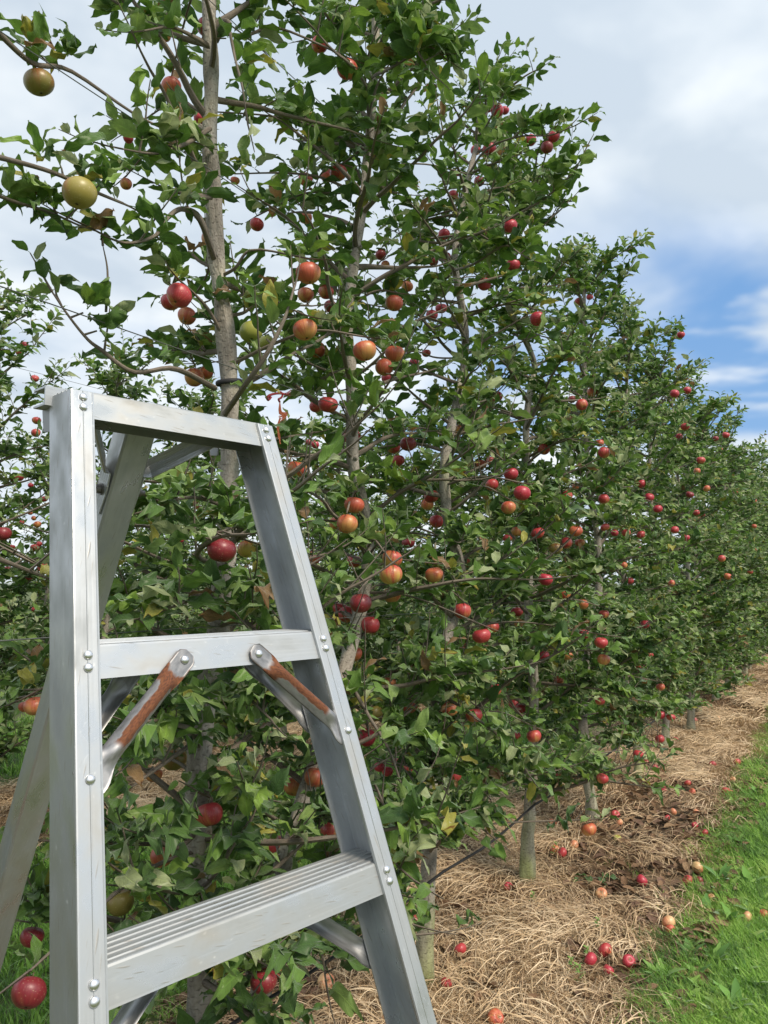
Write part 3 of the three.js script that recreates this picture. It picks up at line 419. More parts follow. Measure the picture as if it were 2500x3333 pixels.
// pieces of trunk that stay open to view: x, from y, to y, half width, depth
for (const [x, y0, y1, r, z, c] of [[686, -40, 620, 36, 2.2, 0.93], [712, 800, 1000, 36, 2.2, 0.68], [745, 1150, 1330, 36, 2.2, 0.88], [745, 1450, 1600, 40, 2.2, 0.83], [730, 1800, 1900, 32, 2.2, 0.58], [672, 2200, 2420, 32, 2.2, 0.6], [645, 2520, 2880, 30, 2.2, 0.6], [1205, 250, 480, 33, 2.6, 0.92], [1170, 580, 800, 35, 2.6, 0.87], [1140, 1150, 1480, 33, 2.6, 0.97], [1192, 1620, 1820, 35, 2.6, 0.92], [950, 2620, 2810, 34, 2.5, 0.8], [1510, 980, 1250, 33, 3.3, 0.97], [1455, 1380, 1560, 33, 3.3, 0.97], [1462, 1680, 1760, 31, 3.3, 0.97], [1500, 1780, 1900, 31, 3.3, 0.72], [1402, 2470, 2540, 22, 3.3, 0.5], [1385, 2720, 3130, 40, 3.4, 0.95], [1680, 1040, 1150, 28, 4.3, 0.88], [1735, 1170, 1300, 26, 4.3, 0.88], [1712, 1400, 1540, 26, 4.3, 0.88], [1730, 2350, 2430, 16, 4.4, 0.5], [1718, 2640, 2840, 34, 4.5, 0.97], [1885, 2560, 2680, 24, 5.4, 0.95], [2022, 2470, 2540, 30, 6.5, 0.97], [2124, 2340, 2450, 20, 7.6, 0.9]]) keepClear.push({ x, y0, y1, r, z, chance: c });
// bare ground in view under the crowns and through the ladder
for (const [x, y0, y1, r, z, c] of [[1560, 2960, 3300, 130, 9, 0.97], [1250, 3120, 3300, 60, 9, 0.7], [850, 2360, 2420, 50, 2.6, 0.6], [1040, 3180, 3290, 80, 2.8, 0.7]]) keepClear.push({ x, y0, y1, r, z, chance: c });

// ---------------------------------------------------------------- the nearest trees, trunk by trunk
const trees = [];
const trunkPx = (list, p) => list.map(([x, y]) => onRow(x, y, p));
function addTree(o) { trees.push(o); return o; }
const N = 300;
{ // off to the left: only its branches reach into view
  const t = new Tree(3, { aged: 0.12, pale: 0.12, leafSize: 0.092 }); t.trunk([at(0.35, 1.66, 0), at(0.36, 1.64, 1.0), at(0.33, 1.66, 2.2), at(0.36, 1.65, 3.6)], [0.04, 0.018]);
  t.name = 'outer'; t.course([at(0.34, 1.65, 3.05), onDepth(-60, 60, 1.62), onDepth(0, 112, 1.72), onDepth(105, 205, 1.82), onDepth(220, 226, 1.92), onDepth(450, 378, 2.05), onDepth(620, 458, 2.15)], 0.013, 0.003, { from: 0.3, spurs: 0.24, shoots: 0.06, shootLen: 0.1 });
  t.course([at(0.34, 1.65, 2.35), onDepth(-50, 510, 1.5), onDepth(40, 522, 1.6), onDepth(185, 566, 1.72), onDepth(300, 620, 1.8), onDepth(400, 662, 1.9)], 0.009, 0.004, { from: 0.3, spurs: 0.3, shoots: 0.1, shootLen: 0.13 });
  t.course([at(0.34, 1.65, 2.2), onDepth(-80, 620, 1.7), onDepth(60, 660, 1.75), onDepth(160, 690, 1.8), onDepth(250, 730, 1.86)], 0.007, 0.003, { from: 0.35, spurs: 0.3, shoots: 0.1, shootLen: 0.14 });
  t.course([at(0.34, 1.65, 1.7), onDepth(-90, 1790, 1.75), onDepth(20, 1830, 1.8), onDepth(150, 1880, 1.9)], 0.012, 0.004, { from: 0.5, spurs: 0.4, shoots: 0.2 });
  for (const [y, az, L] of [[0.55, 0.2, 0.7], [0.75, 0.9, 0.7], [0.95, -0.3, 0.75], [1.15, 0.6, 0.7], [0.65, -0.7, 0.7], [1.35, 0.1, 0.6], [0.85, 0.35, 0.8], [1.05, -0.1, 0.7]]) t.branch(y, az, L, 0.1);
  t.label = 'apple tree beyond the left edge with greenish apples on its branches'; t.s = 0.35; addTree(t);
}
{ // A: straight behind the ladder
  const t = new Tree(5, { aged: 0.06, pale: 0.14, leafSize: 0.094 }); t.name = 'A';
  t.trunk([[618, 3700], [655, 3250], [655, 2930], [642, 2650], [662, 2300], [700, 2100], [724, 1880], [738, 1750], [745, 1550], [745, 1400], [747, 1250], [735, 1080], [716, 950], [702, 780], [690, 600], [683, 450], [688, 250], [678, 50], [672, -220]].map(([x, y]) => onRow(x, y, 1.63)), [0.04, 0.0195]); t.path[0].y = 0;
  t.crown({ y0: 0.4, step: 0.07, low: 0.7, high: 0.5, upper: 0.5, skip: (y, k) => y > 2.0 && t.r() < 0.58, opt: { spurs: 0.85, shoots: 0.8, shootLen: 0.2, thin: 0.7 } });
  const P = (x, y, z) => onDepth(x, y, z);
  t.course([onRow(700, 1265, 1.63), P(560, 1200, 2.1), P(430, 1210, 2.0), P(330, 1140, 1.95), P(290, 1110, 1.93), P(225, 1030, 1.9), P(170, 950, 1.88)], 0.011, 0.0025, { from: 0.15, spurs: 0.5, shoots: 0.5, shootLen: 0.16 });
  t.course([P(345, 1015, 1.95), P(350, 880, 1.95), P(335, 800, 1.95)], 0.004, 0.002, { from: 0.05, spurs: 0.2, shoots: 0.2, shootLen: 0.12 });
  t.course([P(685, 640, 2.2), P(640, 640, 2.15), P(570, 620, 2.1)], 0.014, 0.011, { from: 0.6, spurs: 0.3, shoots: 0 });
  t.course([onRow(700, 850, 1.63), P(640, 700, 2.15), P(590, 680, 2.1), P(545, 710, 2.05), P(500, 770, 2.0), P(400, 790, 1.95), P(280, 735, 1.9)], 0.012, 0.003, { from: 0.2, spurs: 0.6, shoots: 0.5, shootLen: 0.16 });
  t.course([onRow(700, 130, 1.63), P(735, 70, 2.2), P(750, 82, 2.2)], 0.013, 0.01, { from: 0.9, spurs: 0.2, shoots: 0 });
  t.course([P(745, 80, 2.2), P(765, 190, 2.15), P(790, 290, 2.1), P(800, 360, 2.1)], 0.006, 0.003, { spurs: 0.4, shoots: 0.1 });
  t.course([P(676, 150, 2.2), P(630, 120, 2.1), P(560, 90, 2.05), P(470, 100, 2.0)], 0.011, 0.003, { from: 0.1, spurs: 1, shoots: 0.9, shootLen: 0.16 });
  t.course([P(684, 420, 2.2), P(600, 470, 2.1), P(500, 500, 2.0), P(400, 485, 1.95)], 0.010, 0.003, { from: 0.1, spurs: 1, shoots: 0.9, shootLen: 0.18 });
  t.course([onRow(730, 1350, 1.63), P(800, 1250, 2.15), P(870, 1150, 2.1), P(925, 1040, 2.1), P(960, 930, 2.15)], 0.011, 0.004, { from: 0.15, spurs: 0.9, shoots: 0.9, shootLen: 0.2 });
  t.course([onRow(725, 1850, 1.63), P(640, 1800, 2.0), P(720, 1745, 1.85), P(800, 1740, 1.8)], 0.010, 0.004, { from: 0.2, spurs: 0.9, shoots: 0.5 });
  t.course([onRow(650, 2900, 1.63), P(520, 2890, 2.0), P(420, 2850, 1.9)], 0.016, 0.006, { from: 0.3, spurs: 0.8, shoots: 0.6 });
  const W = (o) => t.course(o.map(([x, y, z]) => onDepth(x, y, z)), 0.008, 0.003, { from: 0.1, spurs: 1.4, shoots: 1.1, shootLen: 0.16 });
  W([[680, 2250, 2.35], [560, 2300, 2.0], [470, 2420, 1.85]]); W([[655, 2400, 2.35], [540, 2480, 2.0], [430, 2560, 1.85]]); W([[690, 2150, 2.35], [800, 2260, 2.05], [880, 2340, 1.95]]); W([[645, 2600, 2.35], [760, 2560, 2.05], [860, 2600, 1.95]]); W([[650, 2700, 2.35], [560, 2760, 2.0], [480, 2700, 1.9]]); W([[740, 1650, 2.35], [600, 1620, 2.0], [480, 1660, 1.9]]); W([[735, 1780, 2.35], [860, 1700, 2.1], [920, 1640, 2.05]]); W([[650, 2950, 2.35], [760, 3080, 2.05], [900, 3160, 1.95]]); W([[650, 2900, 2.35], [720, 2820, 2.1], [780, 2720, 2.05]]); W([[720, 1930, 2.35], [600, 1960, 2.0], [500, 2000, 1.9]]); W([[730, 1840, 2.35], [830, 1900, 2.05], [880, 1980, 2.0]]);
  t.label = 'tall apple tree whose grey trunk rises right behind the ladder'; addTree(t);
}
{ // B
  const t = new Tree(9, { aged: 0.045, pale: 0.12 }); t.name = 'B';
  t.trunk([[828, 3540], [870, 3050], [922, 2817], [960, 2700], [1005, 2560], [1070, 2350], [1130, 2150], [1180, 1950], [1198, 1790], [1188, 1658], [1150, 1520], [1145, 1356], [1141, 1206], [1130, 1055], [1141, 934], [1160, 800], [1183, 648], [1198, 497], [1208, 376], [1218, 230], [1222, 60], [1205, -160]].map(([x, y]) => onRow(x, y, 1.67)), [0.031, 0.016]); t.path[0].y = 0;
  t.crown({ y0: 0.42, step: 0.07, low: 0.74, high: 0.42, upper: 0.6, opt: { spurs: 1, shoots: 0.95, shootLen: 0.2, thin: 0.8 } });
  t.course([onRow(1222, 90, 1.67), onDepth(1270, 20, 2.6), onDepth(1330, 120, 2.55), onDepth(1400, 230, 2.5)], 0.008, 0.003, { spurs: 1, shoots: 1, shootLen: 0.16 });
  t.course([onRow(1210, 250, 1.67), onDepth(1310, 200, 2.6), onDepth(1390, 150, 2.6), onDepth(1450, 190, 2.6)], 0.008, 0.003, { spurs: 1, shoots: 1, shootLen: 0.14 });
  t.course([onDepth(900, -30, 2.3), onDepth(1000, 70, 2.35), onDepth(1080, 160, 2.4), onDepth(1130, 200, 2.45), onRow(1205, 300, 1.67)].reverse(), 0.007, 0.003, { from: 0.1, spurs: 0.5, shoots: 0.3 });
  const W = (o) => t.course(o.map(([x, y, z]) => onDepth(x, y, z)), 0.009, 0.003, { from: 0.1, spurs: 1.5, shoots: 1.2, shootLen: 0.16 });
  W([[1120, 2190, 2.75], [1200, 2330, 2.55], [1270, 2450, 2.45], [1320, 2600, 2.4]]); W([[1080, 2320, 2.75], [1180, 2480, 2.5], [1240, 2600, 2.4], [1290, 2740, 2.4]]); W([[870, 3050, 2.65], [960, 3010, 2.4], [1040, 3080, 2.3], [1060, 3190, 2.3]]); W([[900, 2900, 2.65], [1180, 2800, 2.4], [1280, 2860, 2.4], [1300, 2960, 2.4]]); W([[960, 2700, 2.65], [860, 2640, 2.4], [780, 2560, 2.3]]); W([[940, 2750, 2.65], [1060, 2640, 2.45], [1150, 2560, 2.4]]);
  t.label = 'apple tree with a leaning trunk right of the ladder, second from the left'; addTree(t);
}
{ // C
  const t = new Tree(14, { aged: 0.04, pale: 0.16 }); t.name = 'C';
  t.trunk([[1382, 3145], [1390, 2900], [1402, 2650], [1402, 2450], [1420, 2250], [1455, 2080], [1490, 1950], [1500, 1850], [1467, 1740], [1452, 1640], [1448, 1520], [1465, 1400], [1500, 1250], [1515, 1130], [1505, 1010], [1485, 900], [1482, 820], [1500, 700], [1530, 560], [1560, 440], [1600, 300]].map(([x, y]) => onRow(x, y, 1.64)), [0.034, 0.012]); t.path[0].y = 0;
  t.crown({ y0: 0.5, step: 0.066, low: 0.8, high: 0.27, upper: 0.7, opt: { spurs: 1.1, shoots: 1.15, shootLen: 0.18, thin: 0.62 } });
  t.course([onRow(1492, 800, 1.64), onDepth(1560, 760, 3.3), onDepth(1680, 700, 3.2), onDepth(1780, 640, 3.15), onDepth(1865, 560, 3.1), onDepth(1900, 500, 3.1)], 0.010, 0.003, { from: 0.15, spurs: 0.6, shoots: 0.22, shootLen: 0.12 });
  t.course([onRow(1530, 560, 1.64), onDepth(1610, 470, 3.3), onDepth(1700, 443, 3.2), onDepth(1790, 440, 3.15), onDepth(1870, 410, 3.1)], 0.007, 0.003, { from: 0.15, spurs: 0.7, shoots: 0.3, shootLen: 0.12 });
  t.course([onRow(1560, 440, 1.64), onDepth(1600, 380, 3.4), onDepth(1640, 300, 3.4)], 0.006, 0.003, { spurs: 0.9, shoots: 0.4, shootLen: 0.14 });
  t.course([onRow(1480, 880, 1.64), onDepth(1560, 850, 3.3), onDepth(1640, 800, 3.2), onDepth(1700, 830, 3.1)], 0.009, 0.003, { from: 0.2, spurs: 0.9, shoots: 0.6 });
  const W = (o) => t.course(o.map(([x, y, z]) => onDepth(x, y, z)), 0.009, 0.003, { from: 0.1, spurs: 1.5, shoots: 1.3, shootLen: 0.17 });
  W([[1404, 2330, 3.5], [1330, 2420, 3.3], [1290, 2560, 3.15], [1270, 2680, 3.1]]); W([[1404, 2380, 3.5], [1500, 2430, 3.25], [1570, 2520, 3.1], [1600, 2610, 3.05]]); W([[1402, 2500, 3.5], [1440, 2560, 3.2], [1500, 2640, 3.1], [1560, 2690, 3.05]]); W([[1402, 2520, 3.5], [1350, 2640, 3.3], [1310, 2740, 3.2], [1290, 2840, 3.15]]); W([[1420, 2250, 3.5], [1540, 2330, 3.2], [1660, 2430, 3.1], [1720, 2520, 3.1]]); W([[1430, 2200, 3.5], [1350, 2260, 3.1], [1250, 2330, 2.9]]); W([[1402, 2450, 3.5], [1370, 2580, 3.2], [1400, 2660, 3.1]]);
  t.label = 'apple tree with mossy trunk base beside the ladder, third from the left'; addTree(t);
}
{ // D
  const t = new Tree(21, { aged: 0.04, pale: 0.2, hang: 0.42 }); t.name = 'D';
  t.trunk([[1715, 2850], [1722, 2650], [1738, 2400], [1735, 2200], [1722, 2000], [1718, 1800], [1716, 1520], [1712, 1400], [1722, 1290], [1740, 1190], [1692, 1070], [1650, 980], [1660, 850], [1700, 720], [1740, 640]].map(([x, y]) => onRow(x, y, 1.64)), [0.036, 0.012]); t.path[0].y = 0;
  t.crown({ y0: 0.42, step: 0.064, low: 0.86, high: 0.38, upper: 0.8, opt: { spurs: 1.1, shoots: 1.35, shootLen: 0.2 } });
  t.label = 'apple tree with the forked mossy base, fourth trunk from the left'; addTree(t);
}
const bases = [[1890, 2675, 'fifth trunk from the left, dark base behind low leaves'], [2022, 2536, 'sixth trunk, its base bent like a foot'], [2124, 2450, 'seventh trunk from the left']];
bases.forEach(([x, y, l], i) => {
  const b = onGround(x, y), s = sOf(b), t = new Tree(31 + i * 6, { aged: 0.035, pale: 0.25, leafSize: 0.102, hang: 0.4 }), j = () => t.rnd(-0.09, 0.09); t.name = 'EFG'[i];
  t.trunk([at(s, 1.64, 0), ...(i === 1 ? [at(s + 0.02, 1.62, 0.12), at(s + 0.06, 1.64, 0.25)] : []), at(s + j(), 1.64 + j(), 0.9), at(s + j(), 1.64 + j(), 1.8), at(s + j(), 1.64 + j(), 2.7), at(s + 0.05 + j(), 1.6, 4.1 - i * 0.03)], [0.037, 0.011]);
  t.crown({ y0: 0.38, step: 0.064, low: 0.88, high: 0.54, upper: 0.8, opt: { spurs: 1.1, shoots: 1.4, shootLen: 0.2 } });
  t.label = 'apple tree in the front row, ' + l; addTree(t);
});
// every apple hangs on a spur from the tree next to it
for (const t of trees) t.s = sOf(t.path[20]);
const palTwig = [];
for (const a of apples) {
  if (a.row !== 1) continue; const s = sOf(a.pos); let best = trees[0]; for (const t of trees) if (Math.abs(t.s - s) < Math.abs(best.s - s)) best = t; a.tree = best;
  if (a.x > 2180) continue;
  const top = a.pos.clone().add(V(0, a.rad * 0.9 + 0.012, 0)), foot = best.onTrunk(clamp(a.pos.y + best.rnd(-0.1, 0.18), 0.35, best.top - 0.1)), d = foot.distanceTo(top);
  if (a === apples[0] || a === apples[1] || d > 1.0) { if (d < 1.6) best.spur(top, V(0, 1, 0), 3); continue; }
  const mid = top.clone().lerp(foot, 0.45).add(V(best.rnd(-0.06, 0.06), best.rnd(0.02, 0.09), best.rnd(-0.06, 0.06)));
  best.course([foot, foot.clone().lerp(mid, 0.55).add(V(0, best.rnd(-0.02, 0.03), 0)), mid, top], 0.0075, 0.0035, { from: 0.2, spurs: 0.42, shoots: 0.3, shootLen: 0.14 });
  best.spur(top, V(0, 1, 0), 4, 0.9);
}
for (const t of trees) t.root = t.build('apple_tree', t.label, { near: N, mossBase: 'CDF'.includes(t.name), geos: midLeaf });

// ---------------------------------------------------------------- the rest of the front row and the row behind: three trees and their copies
const protos = [0, 1, 2].map((i) => {
  const t = new Tree(60 + i * 5, { leafSize: 0.112, pale: 0.24, aged: 0.03, density: 0.85, hang: 0.4 }), j = () => t.rnd(-0.08, 0.08);
  t.trunk([V(0, 0, 0), V(j(), 0.9, j()), V(j(), 1.9, j()), V(j(), 2.8, j()), V(j(), 4.0, j())], [0.037, 0.011]);
  t.crown({ y0: 0.36, step: 0.075, low: 0.86, high: 0.6, upper: 0.75, opt: { spurs: 1, shoots: 1.2, shootLen: 0.22 } });
  return t;
});
const rowNote = ['eighth', 'ninth', 'tenth', 'eleventh', 'twelfth', 'thirteenth', 'fourteenth', 'fifteenth', 'sixteenth', 'seventeenth', 'eighteenth', 'nineteenth', 'twentieth', 'twenty-first', 'twenty-second', 'twenty-third', 'twenty-fourth'];
const rf = rngOf(77), protoRoots = [];
function copyTree(i, s, p, label, scale) {
  let o = protoRoots[i]; if (!o) { o = protoRoots[i] = protos[i].build('apple_tree', label, { geos: farLeaf, mergeBranches: true, cull: false, knots: 3 }); } else { o = o.clone(); o.name = numbered('apple_tree'); scene.add(o); o.userData = { category: 'apple tree' }; }
  o.userData.label = label; o.position.copy(at(s, p, 0)); o.rotation.y = rf() * 6.28; o.scale.set(scale, scale * (0.97 + rf() * 0.08), scale); return o;
}
const sG = sOf(onGround(2124, 2450));
for (let i = 0; i < 17; i++) copyTree(i % 3, sG + 1.25 * (i + 1) + (rf() - 0.5) * 0.2, 1.64 + (rf() - 0.5) * 0.12, `apple tree far along the front row, ${rowNote[i]} trunk counted from the left`, 0.98 + rf() * 0.08);
const back = ['first', 'second', 'third', 'fourth', 'fifth', 'sixth', 'seventh', 'eighth', 'ninth', 'tenth', 'eleventh', 'twelfth', 'thirteenth', 'fourteenth', 'fifteenth', 'sixteenth'];
for (let i = 0; i < 13; i++) copyTree((i + 1) % 3, 2.0 + i * 1.22 + (rf() - 0.5) * 0.25, 5.4 + (rf() - 0.5) * 0.2, `apple tree in the row behind, ${back[i]} from the left`, 0.84 + rf() * 0.1);
for (let i = 0; i < 9; i++) copyTree(i % 3, 5.5 + i * 1.3 + (rf() - 0.5) * 0.25, 9.3 + (rf() - 0.5) * 0.2, `apple tree two rows behind, ${back[i]} from the left and glimpsed through the gaps`, 0.84 + rf() * 0.08);
['first', 'second', 'third'].forEach((n, i) => copyTree(i % 3, -1.0 - i * 1.3, 1.66, `apple tree of the front row out of sight on the left, ${n} beyond the edge`, 1));
// ---------------------------------------------------------------- apples
function appleGeo(seed) {
  const r = rngOf(seed), nu = 28, nv = 20, pos = [], uv = [], idx = [], ax = (r() - 0.5) * 0.14, tall = 0.86 + r() * 0.12, ph = r() * 6, lob = 0.012 + r() * 0.02, taper = 0.02 + r() * 0.08;
  for (let j = 0; j <= nv; j++) for (let i = 0; i <= nu; i++) {
    const u = (i % nu) / nu * 2 * Math.PI, f = j / nv * Math.PI, s = Math.sin(f), c = -Math.cos(f);
    let R = s * (1 + taper * c) * (1 + lob * Math.cos(5 * u + ph) * (0.6 - c * 0.8) + 0.025 * Math.cos(u + ph)); let y = c * tall;
    y -= 0.30 * Math.exp(-Math.pow(s / 0.34, 2)) * (c > 0 ? 1 : 0) - 0.15 * Math.exp(-Math.pow(s / 0.26, 2)) * (c < 0 ? 1 : 0);
    y += ax * R * Math.cos(u + ph * 2); pos.push(R * Math.cos(u), y, R * Math.sin(u)); uv.push(i / nu, j / nv);
    if (i < nu && j < nv) { const q = j * (nu + 1) + i; idx.push(q, q + nu + 1, q + 1, q + 1, q + nu + 1, q + nu + 2); }
  }
  const g = fin({ pos, uv, idx }), n = g.attributes.normal;
  for (let j = 0; j <= nv; j++) { const a = j * (nu + 1), b = a + nu, v = V(n.getX(a) + n.getX(b), n.getY(a) + n.getY(b), n.getZ(a) + n.getZ(b)); if (j === 0) v.set(0, -1, 0); if (j === nv) v.set(0, 1, 0); v.normalize(); n.setXYZ(a, v.x, v.y, v.z); n.setXYZ(b, v.x, v.y, v.z); }
  return g;
}
const appleGeos = [1, 2, 3, 4, 5].map(appleGeo);
const TONES = {
  R: [[0.58, 0.27, 0.09], [0.44, 0.042, 0.05], 0.78, 'red striped'], C: [[0.5, 0.12, 0.06], [0.43, 0.03, 0.055], 1.05, 'crimson'], D: [[0.30, 0.09, 0.05], [0.23, 0.022, 0.032], 0.95, 'dark red'],
  O: [[0.60, 0.31, 0.10], [0.50, 0.10, 0.055], 0.66, 'orange-red'], Y: [[0.58, 0.45, 0.10], [0.50, 0.06, 0.055], 0.44, 'yellow and red'], G: [[0.34, 0.36, 0.07], [0.38, 0.2, 0.06], 0.12, 'green'],
  K: [[0.32, 0.265, 0.06], [0.34, 0.14, 0.05], 0.16, 'yellowish green'],
  B: [[0.25, 0.21, 0.05], [0.30, 0.12, 0.04], 0.22, 'brownish green'], P: [[0.66, 0.46, 0.22], [0.62, 0.22, 0.12], 0.45, 'pale orange'],
};
const appleMats = {};
Object.entries(TONES).forEach(([k, [g, b, cov]], n) => {
  appleMats[k] = [0, 1].map((q) => {
    const map = dataTex(256, 128, (u, v) => {
      const st = fbm(Math.cos(u * 6.283) * 5.5, Math.sin(u * 6.283) * 5.5, v * 1.3 + n * 3 + q * 17, 3), fine = fbm(Math.cos(u * 6.283) * 16, Math.sin(u * 6.283) * 16, v * 1.6 + n + q * 5, 2), blob = fbm(Math.cos(u * 6.283) * 1.2, Math.sin(u * 6.283) * 1.2, v * 2.2 + q * 9 + n * 2, 3);
      const side = Math.cos(u * 6.283 - q) * 0.26 * (1.1 - cov * 0.6), up = (v - 0.45) * 0.5;
      let t = smoothstep(cov + side + up + st * 0.42 + blob * 0.6, 0.18, 0.86);
      let c = mixc(g, b, t); c = mixc(c, [b[0] * 0.62, b[1] * 0.5, b[2] * 0.5], clamp(fine * 1.9 * t + 0.02, 0, 0.55));
      const dot = Math.max(0, nz(u * 46, v * 30, q * 7 + n) - 0.42) * 2.2; c = mixc(c, [0.62, 0.5, 0.3], clamp(dot, 0, 0.4));
      c = mixc(c, [0.30, 0.24, 0.09], smoothstep(v, 0.90, 0.99) * 0.75); c = mixc(c, [0.28, 0.22, 0.1], smoothstep(0.06 - v, 0, 0.05) * 0.6); return c;
    });
    return new THREE.MeshPhysicalMaterial({ name: 'apple_skin_' + TONES[k][3].replace(/[ -]/g, '_'), map, roughness: 0.42, clearcoat: 0.22, clearcoatRoughness: 0.3 });
  });
});
const stemMat = std({ name: 'apple_stem', color: lin(0.12, 0.085, 0.045), roughness: 0.8 }), calyxMat = std({ name: 'apple_calyx', color: lin(0.05, 0.04, 0.025), roughness: 0.95 });
const stemGeo = tube([V(0, 0.52, 0), V(0.02, 0.78, 0.01), V(0.06, 1.08, 0.02)], [0.032, 0.028, 0.045], 6);
const calyxGeo = (() => { const o = { pos: [], uv: [], idx: [] }; for (let k = 0; k < 5; k++) { const a = k * 1.2566, P = []; for (let i = 0; i <= 3; i++) { const t = i / 3; P.push(V(Math.cos(a) * 0.13 * t, -0.71 - 0.1 * Math.sin(t * 2.4), Math.sin(a) * 0.13 * t)); } ribbon(o, P, 0.07, V(-Math.sin(a), 0, Math.cos(a))); } return fin(o); })();
const ra = rngOf(123);
function apple(a, name, fallen) {
  const m = thing(name, appleGeos[Math.floor(ra() * 5)], appleMats[a.tone][Math.floor(ra() * 2)]); m.position.copy(a.pos); m.scale.set(a.rad * (0.96 + ra() * 0.08), a.rad * (0.92 + ra() * 0.11), a.rad * (0.96 + ra() * 0.08));
  const t = a.tilt ?? (fallen ? ra() * 2.2 : (ra() * ra() * 0.9)); m.quaternion.setFromEuler(E3.set(fallen ? (ra() - 0.5) * 2 : t * (ra() < 0.75 ? -1 : 1), ra() * 6.28, (ra() - 0.5) * (fallen ? 2 : 0.5), 'XZY'));
  if (a.r > 13) { part('stem', stemGeo, stemMat, m); part('calyx', calyxGeo, calyxMat, m); }
  a.mesh = m; return m;
}
apples[0].tilt = 0.12; apples[1].tilt = 0.25;
for (const a of apples) apple(a, 'apple', false);
const fallen = FALLEN.split('|').map((w) => {
  const [x, y, r, f] = w.split(' '), a = { x: +x, y: +y, r: +r, tone: f[0] };
  let g = onGround(a.x, a.y + a.r * 0.75); const p = pOf(g), s = sOf(g), h = (p > edgeNear(s) && p < edgeFar(s)) ? mulchH(s, p) + 0.012 : groundH(s, p) + 0.012; g = onGround(a.x, a.y + a.r * 0.8, h); const z = -g.z;
  a.rad = clamp(a.r * z / FOCAL, 0.02, 0.036); a.pos = V(g.x, h + a.rad * (0.62 + 0.38 * ((a.x * 7 + a.y * 3) % 10) / 9), g.z); apple(a, 'fallen_apple', true); return a;
});
// labels: colour, size and cover, then where it hangs, then its place among those that look alike there
const treeName = { outer: 'on the branches at the left edge', A: 'on the tree behind the ladder', B: 'on the second tree', C: 'on the third tree', D: 'on the fourth tree', E: 'on the fifth tree', F: 'on the sixth tree', G: 'far along the front row' };
const COUNT = ['', 'second ', 'third ', 'fourth ', 'fifth ', 'sixth ', 'seventh ', 'eighth ', 'ninth ', 'tenth ', 'eleventh ', 'twelfth ', 'thirteenth ', 'fourteenth ', 'fifteenth ', 'sixteenth ', 'seventeenth ', 'eighteenth ', 'nineteenth ', 'twentieth ', 'twenty-first ', 'twenty-second ', 'twenty-third ', 'twenty-fourth ', 'twenty-fifth '];
const nth = COUNT.map((c) => c + 'highest');
function labelAll(list, key, sort, ord, category, grp) {
  const sets = new Map(); for (const a of list) { const k = key(a); (sets.get(k) ?? sets.set(k, []).get(k)).push(a); }
  for (const [k, l] of sets) { l.sort(sort); l.forEach((a, i) => tag(a.mesh, l.length === 1 ? k : ord(i, l.length) + ' ' + k, category, grp)); }
}
labelAll(apples.filter((a) => a.row === 1), (a) => `${a.hid ? 'half-hidden ' : ''}${a.r >= 38 ? 'large ' : a.r < 17 ? 'small ' : ''}${TONES[a.tone][3]} apple ${treeName[a.tree.name]}, ${a.y < 900 ? 'high up' : a.y < 1898 ? 'around ladder height' : 'low down'}`, (a, b) => a.y - b.y, (i) => nth[i], 'apple', 'apples hanging on the front row');
labelAll(apples.filter((a) => a.row === 2), (a) => `tiny ${TONES[a.tone][3]} apple on the row behind, ${a.x < 400 ? 'left of the ladder' : 'right of the ladder top'}`, (a, b) => a.y - b.y, (i) => nth[i], 'apple', 'apples hanging on the row behind');
const fromLeft = ['leftmost', 'second from left', 'third from left', 'fourth from left', 'fifth from left', 'sixth from left', 'seventh from left', 'eighth from left', 'ninth from left'];
labelAll(fallen, (a) => `fallen ${TONES[a.tone][3]} apple ${a.x < 1100 ? 'under the ladder' : a.y > 3030 ? 'nearest the bottom edge' : a.y > 2790 ? 'in the near mulch' : a.y > 2600 ? 'in the middle of the mulch' : 'far along the mulch strip'}`, (a, b) => a.x - b.x, (i) => fromLeft[i], 'apple', 'apples fallen on the ground');
for (const a of fallen) if (a.x > 2300 && a.y > 2900) a.mesh.userData.label = a.r > 16 ? 'pale yellow fallen apple with a bite, lying in the green grass' : a.r > 10 ? 'brownish orange fallen apple in the grass at the right edge' : 'tiny pale fallen apple in the grass below the mulch edge';
labelAll(weeds, (a) => `broad-leaved weed in the grass, ${a.y > 3200 ? 'nearest the bottom edge' : a.y > 2950 ? 'level with the nearest fallen apples' : a.y > 2720 ? 'beside the near mulch' : 'farther up the alley'}`, (a, b) => a.x - b.x, (i) => fromLeft[i], 'weed', 'broad-leaved weeds in the grass');
labelAll(dryThings, (a) => `curled dry leaf ${a.x < 1700 ? 'left' : 'right'} of the mulch centre, ${a.y > 3150 ? 'nearest the bottom edge' : a.y > 2950 ? 'by the nearest fallen apples' : 'farther back'}`, (a, b) => a.x - b.x, (i) => fromLeft[i], 'dry leaf', 'large dry leaves on the mulch');
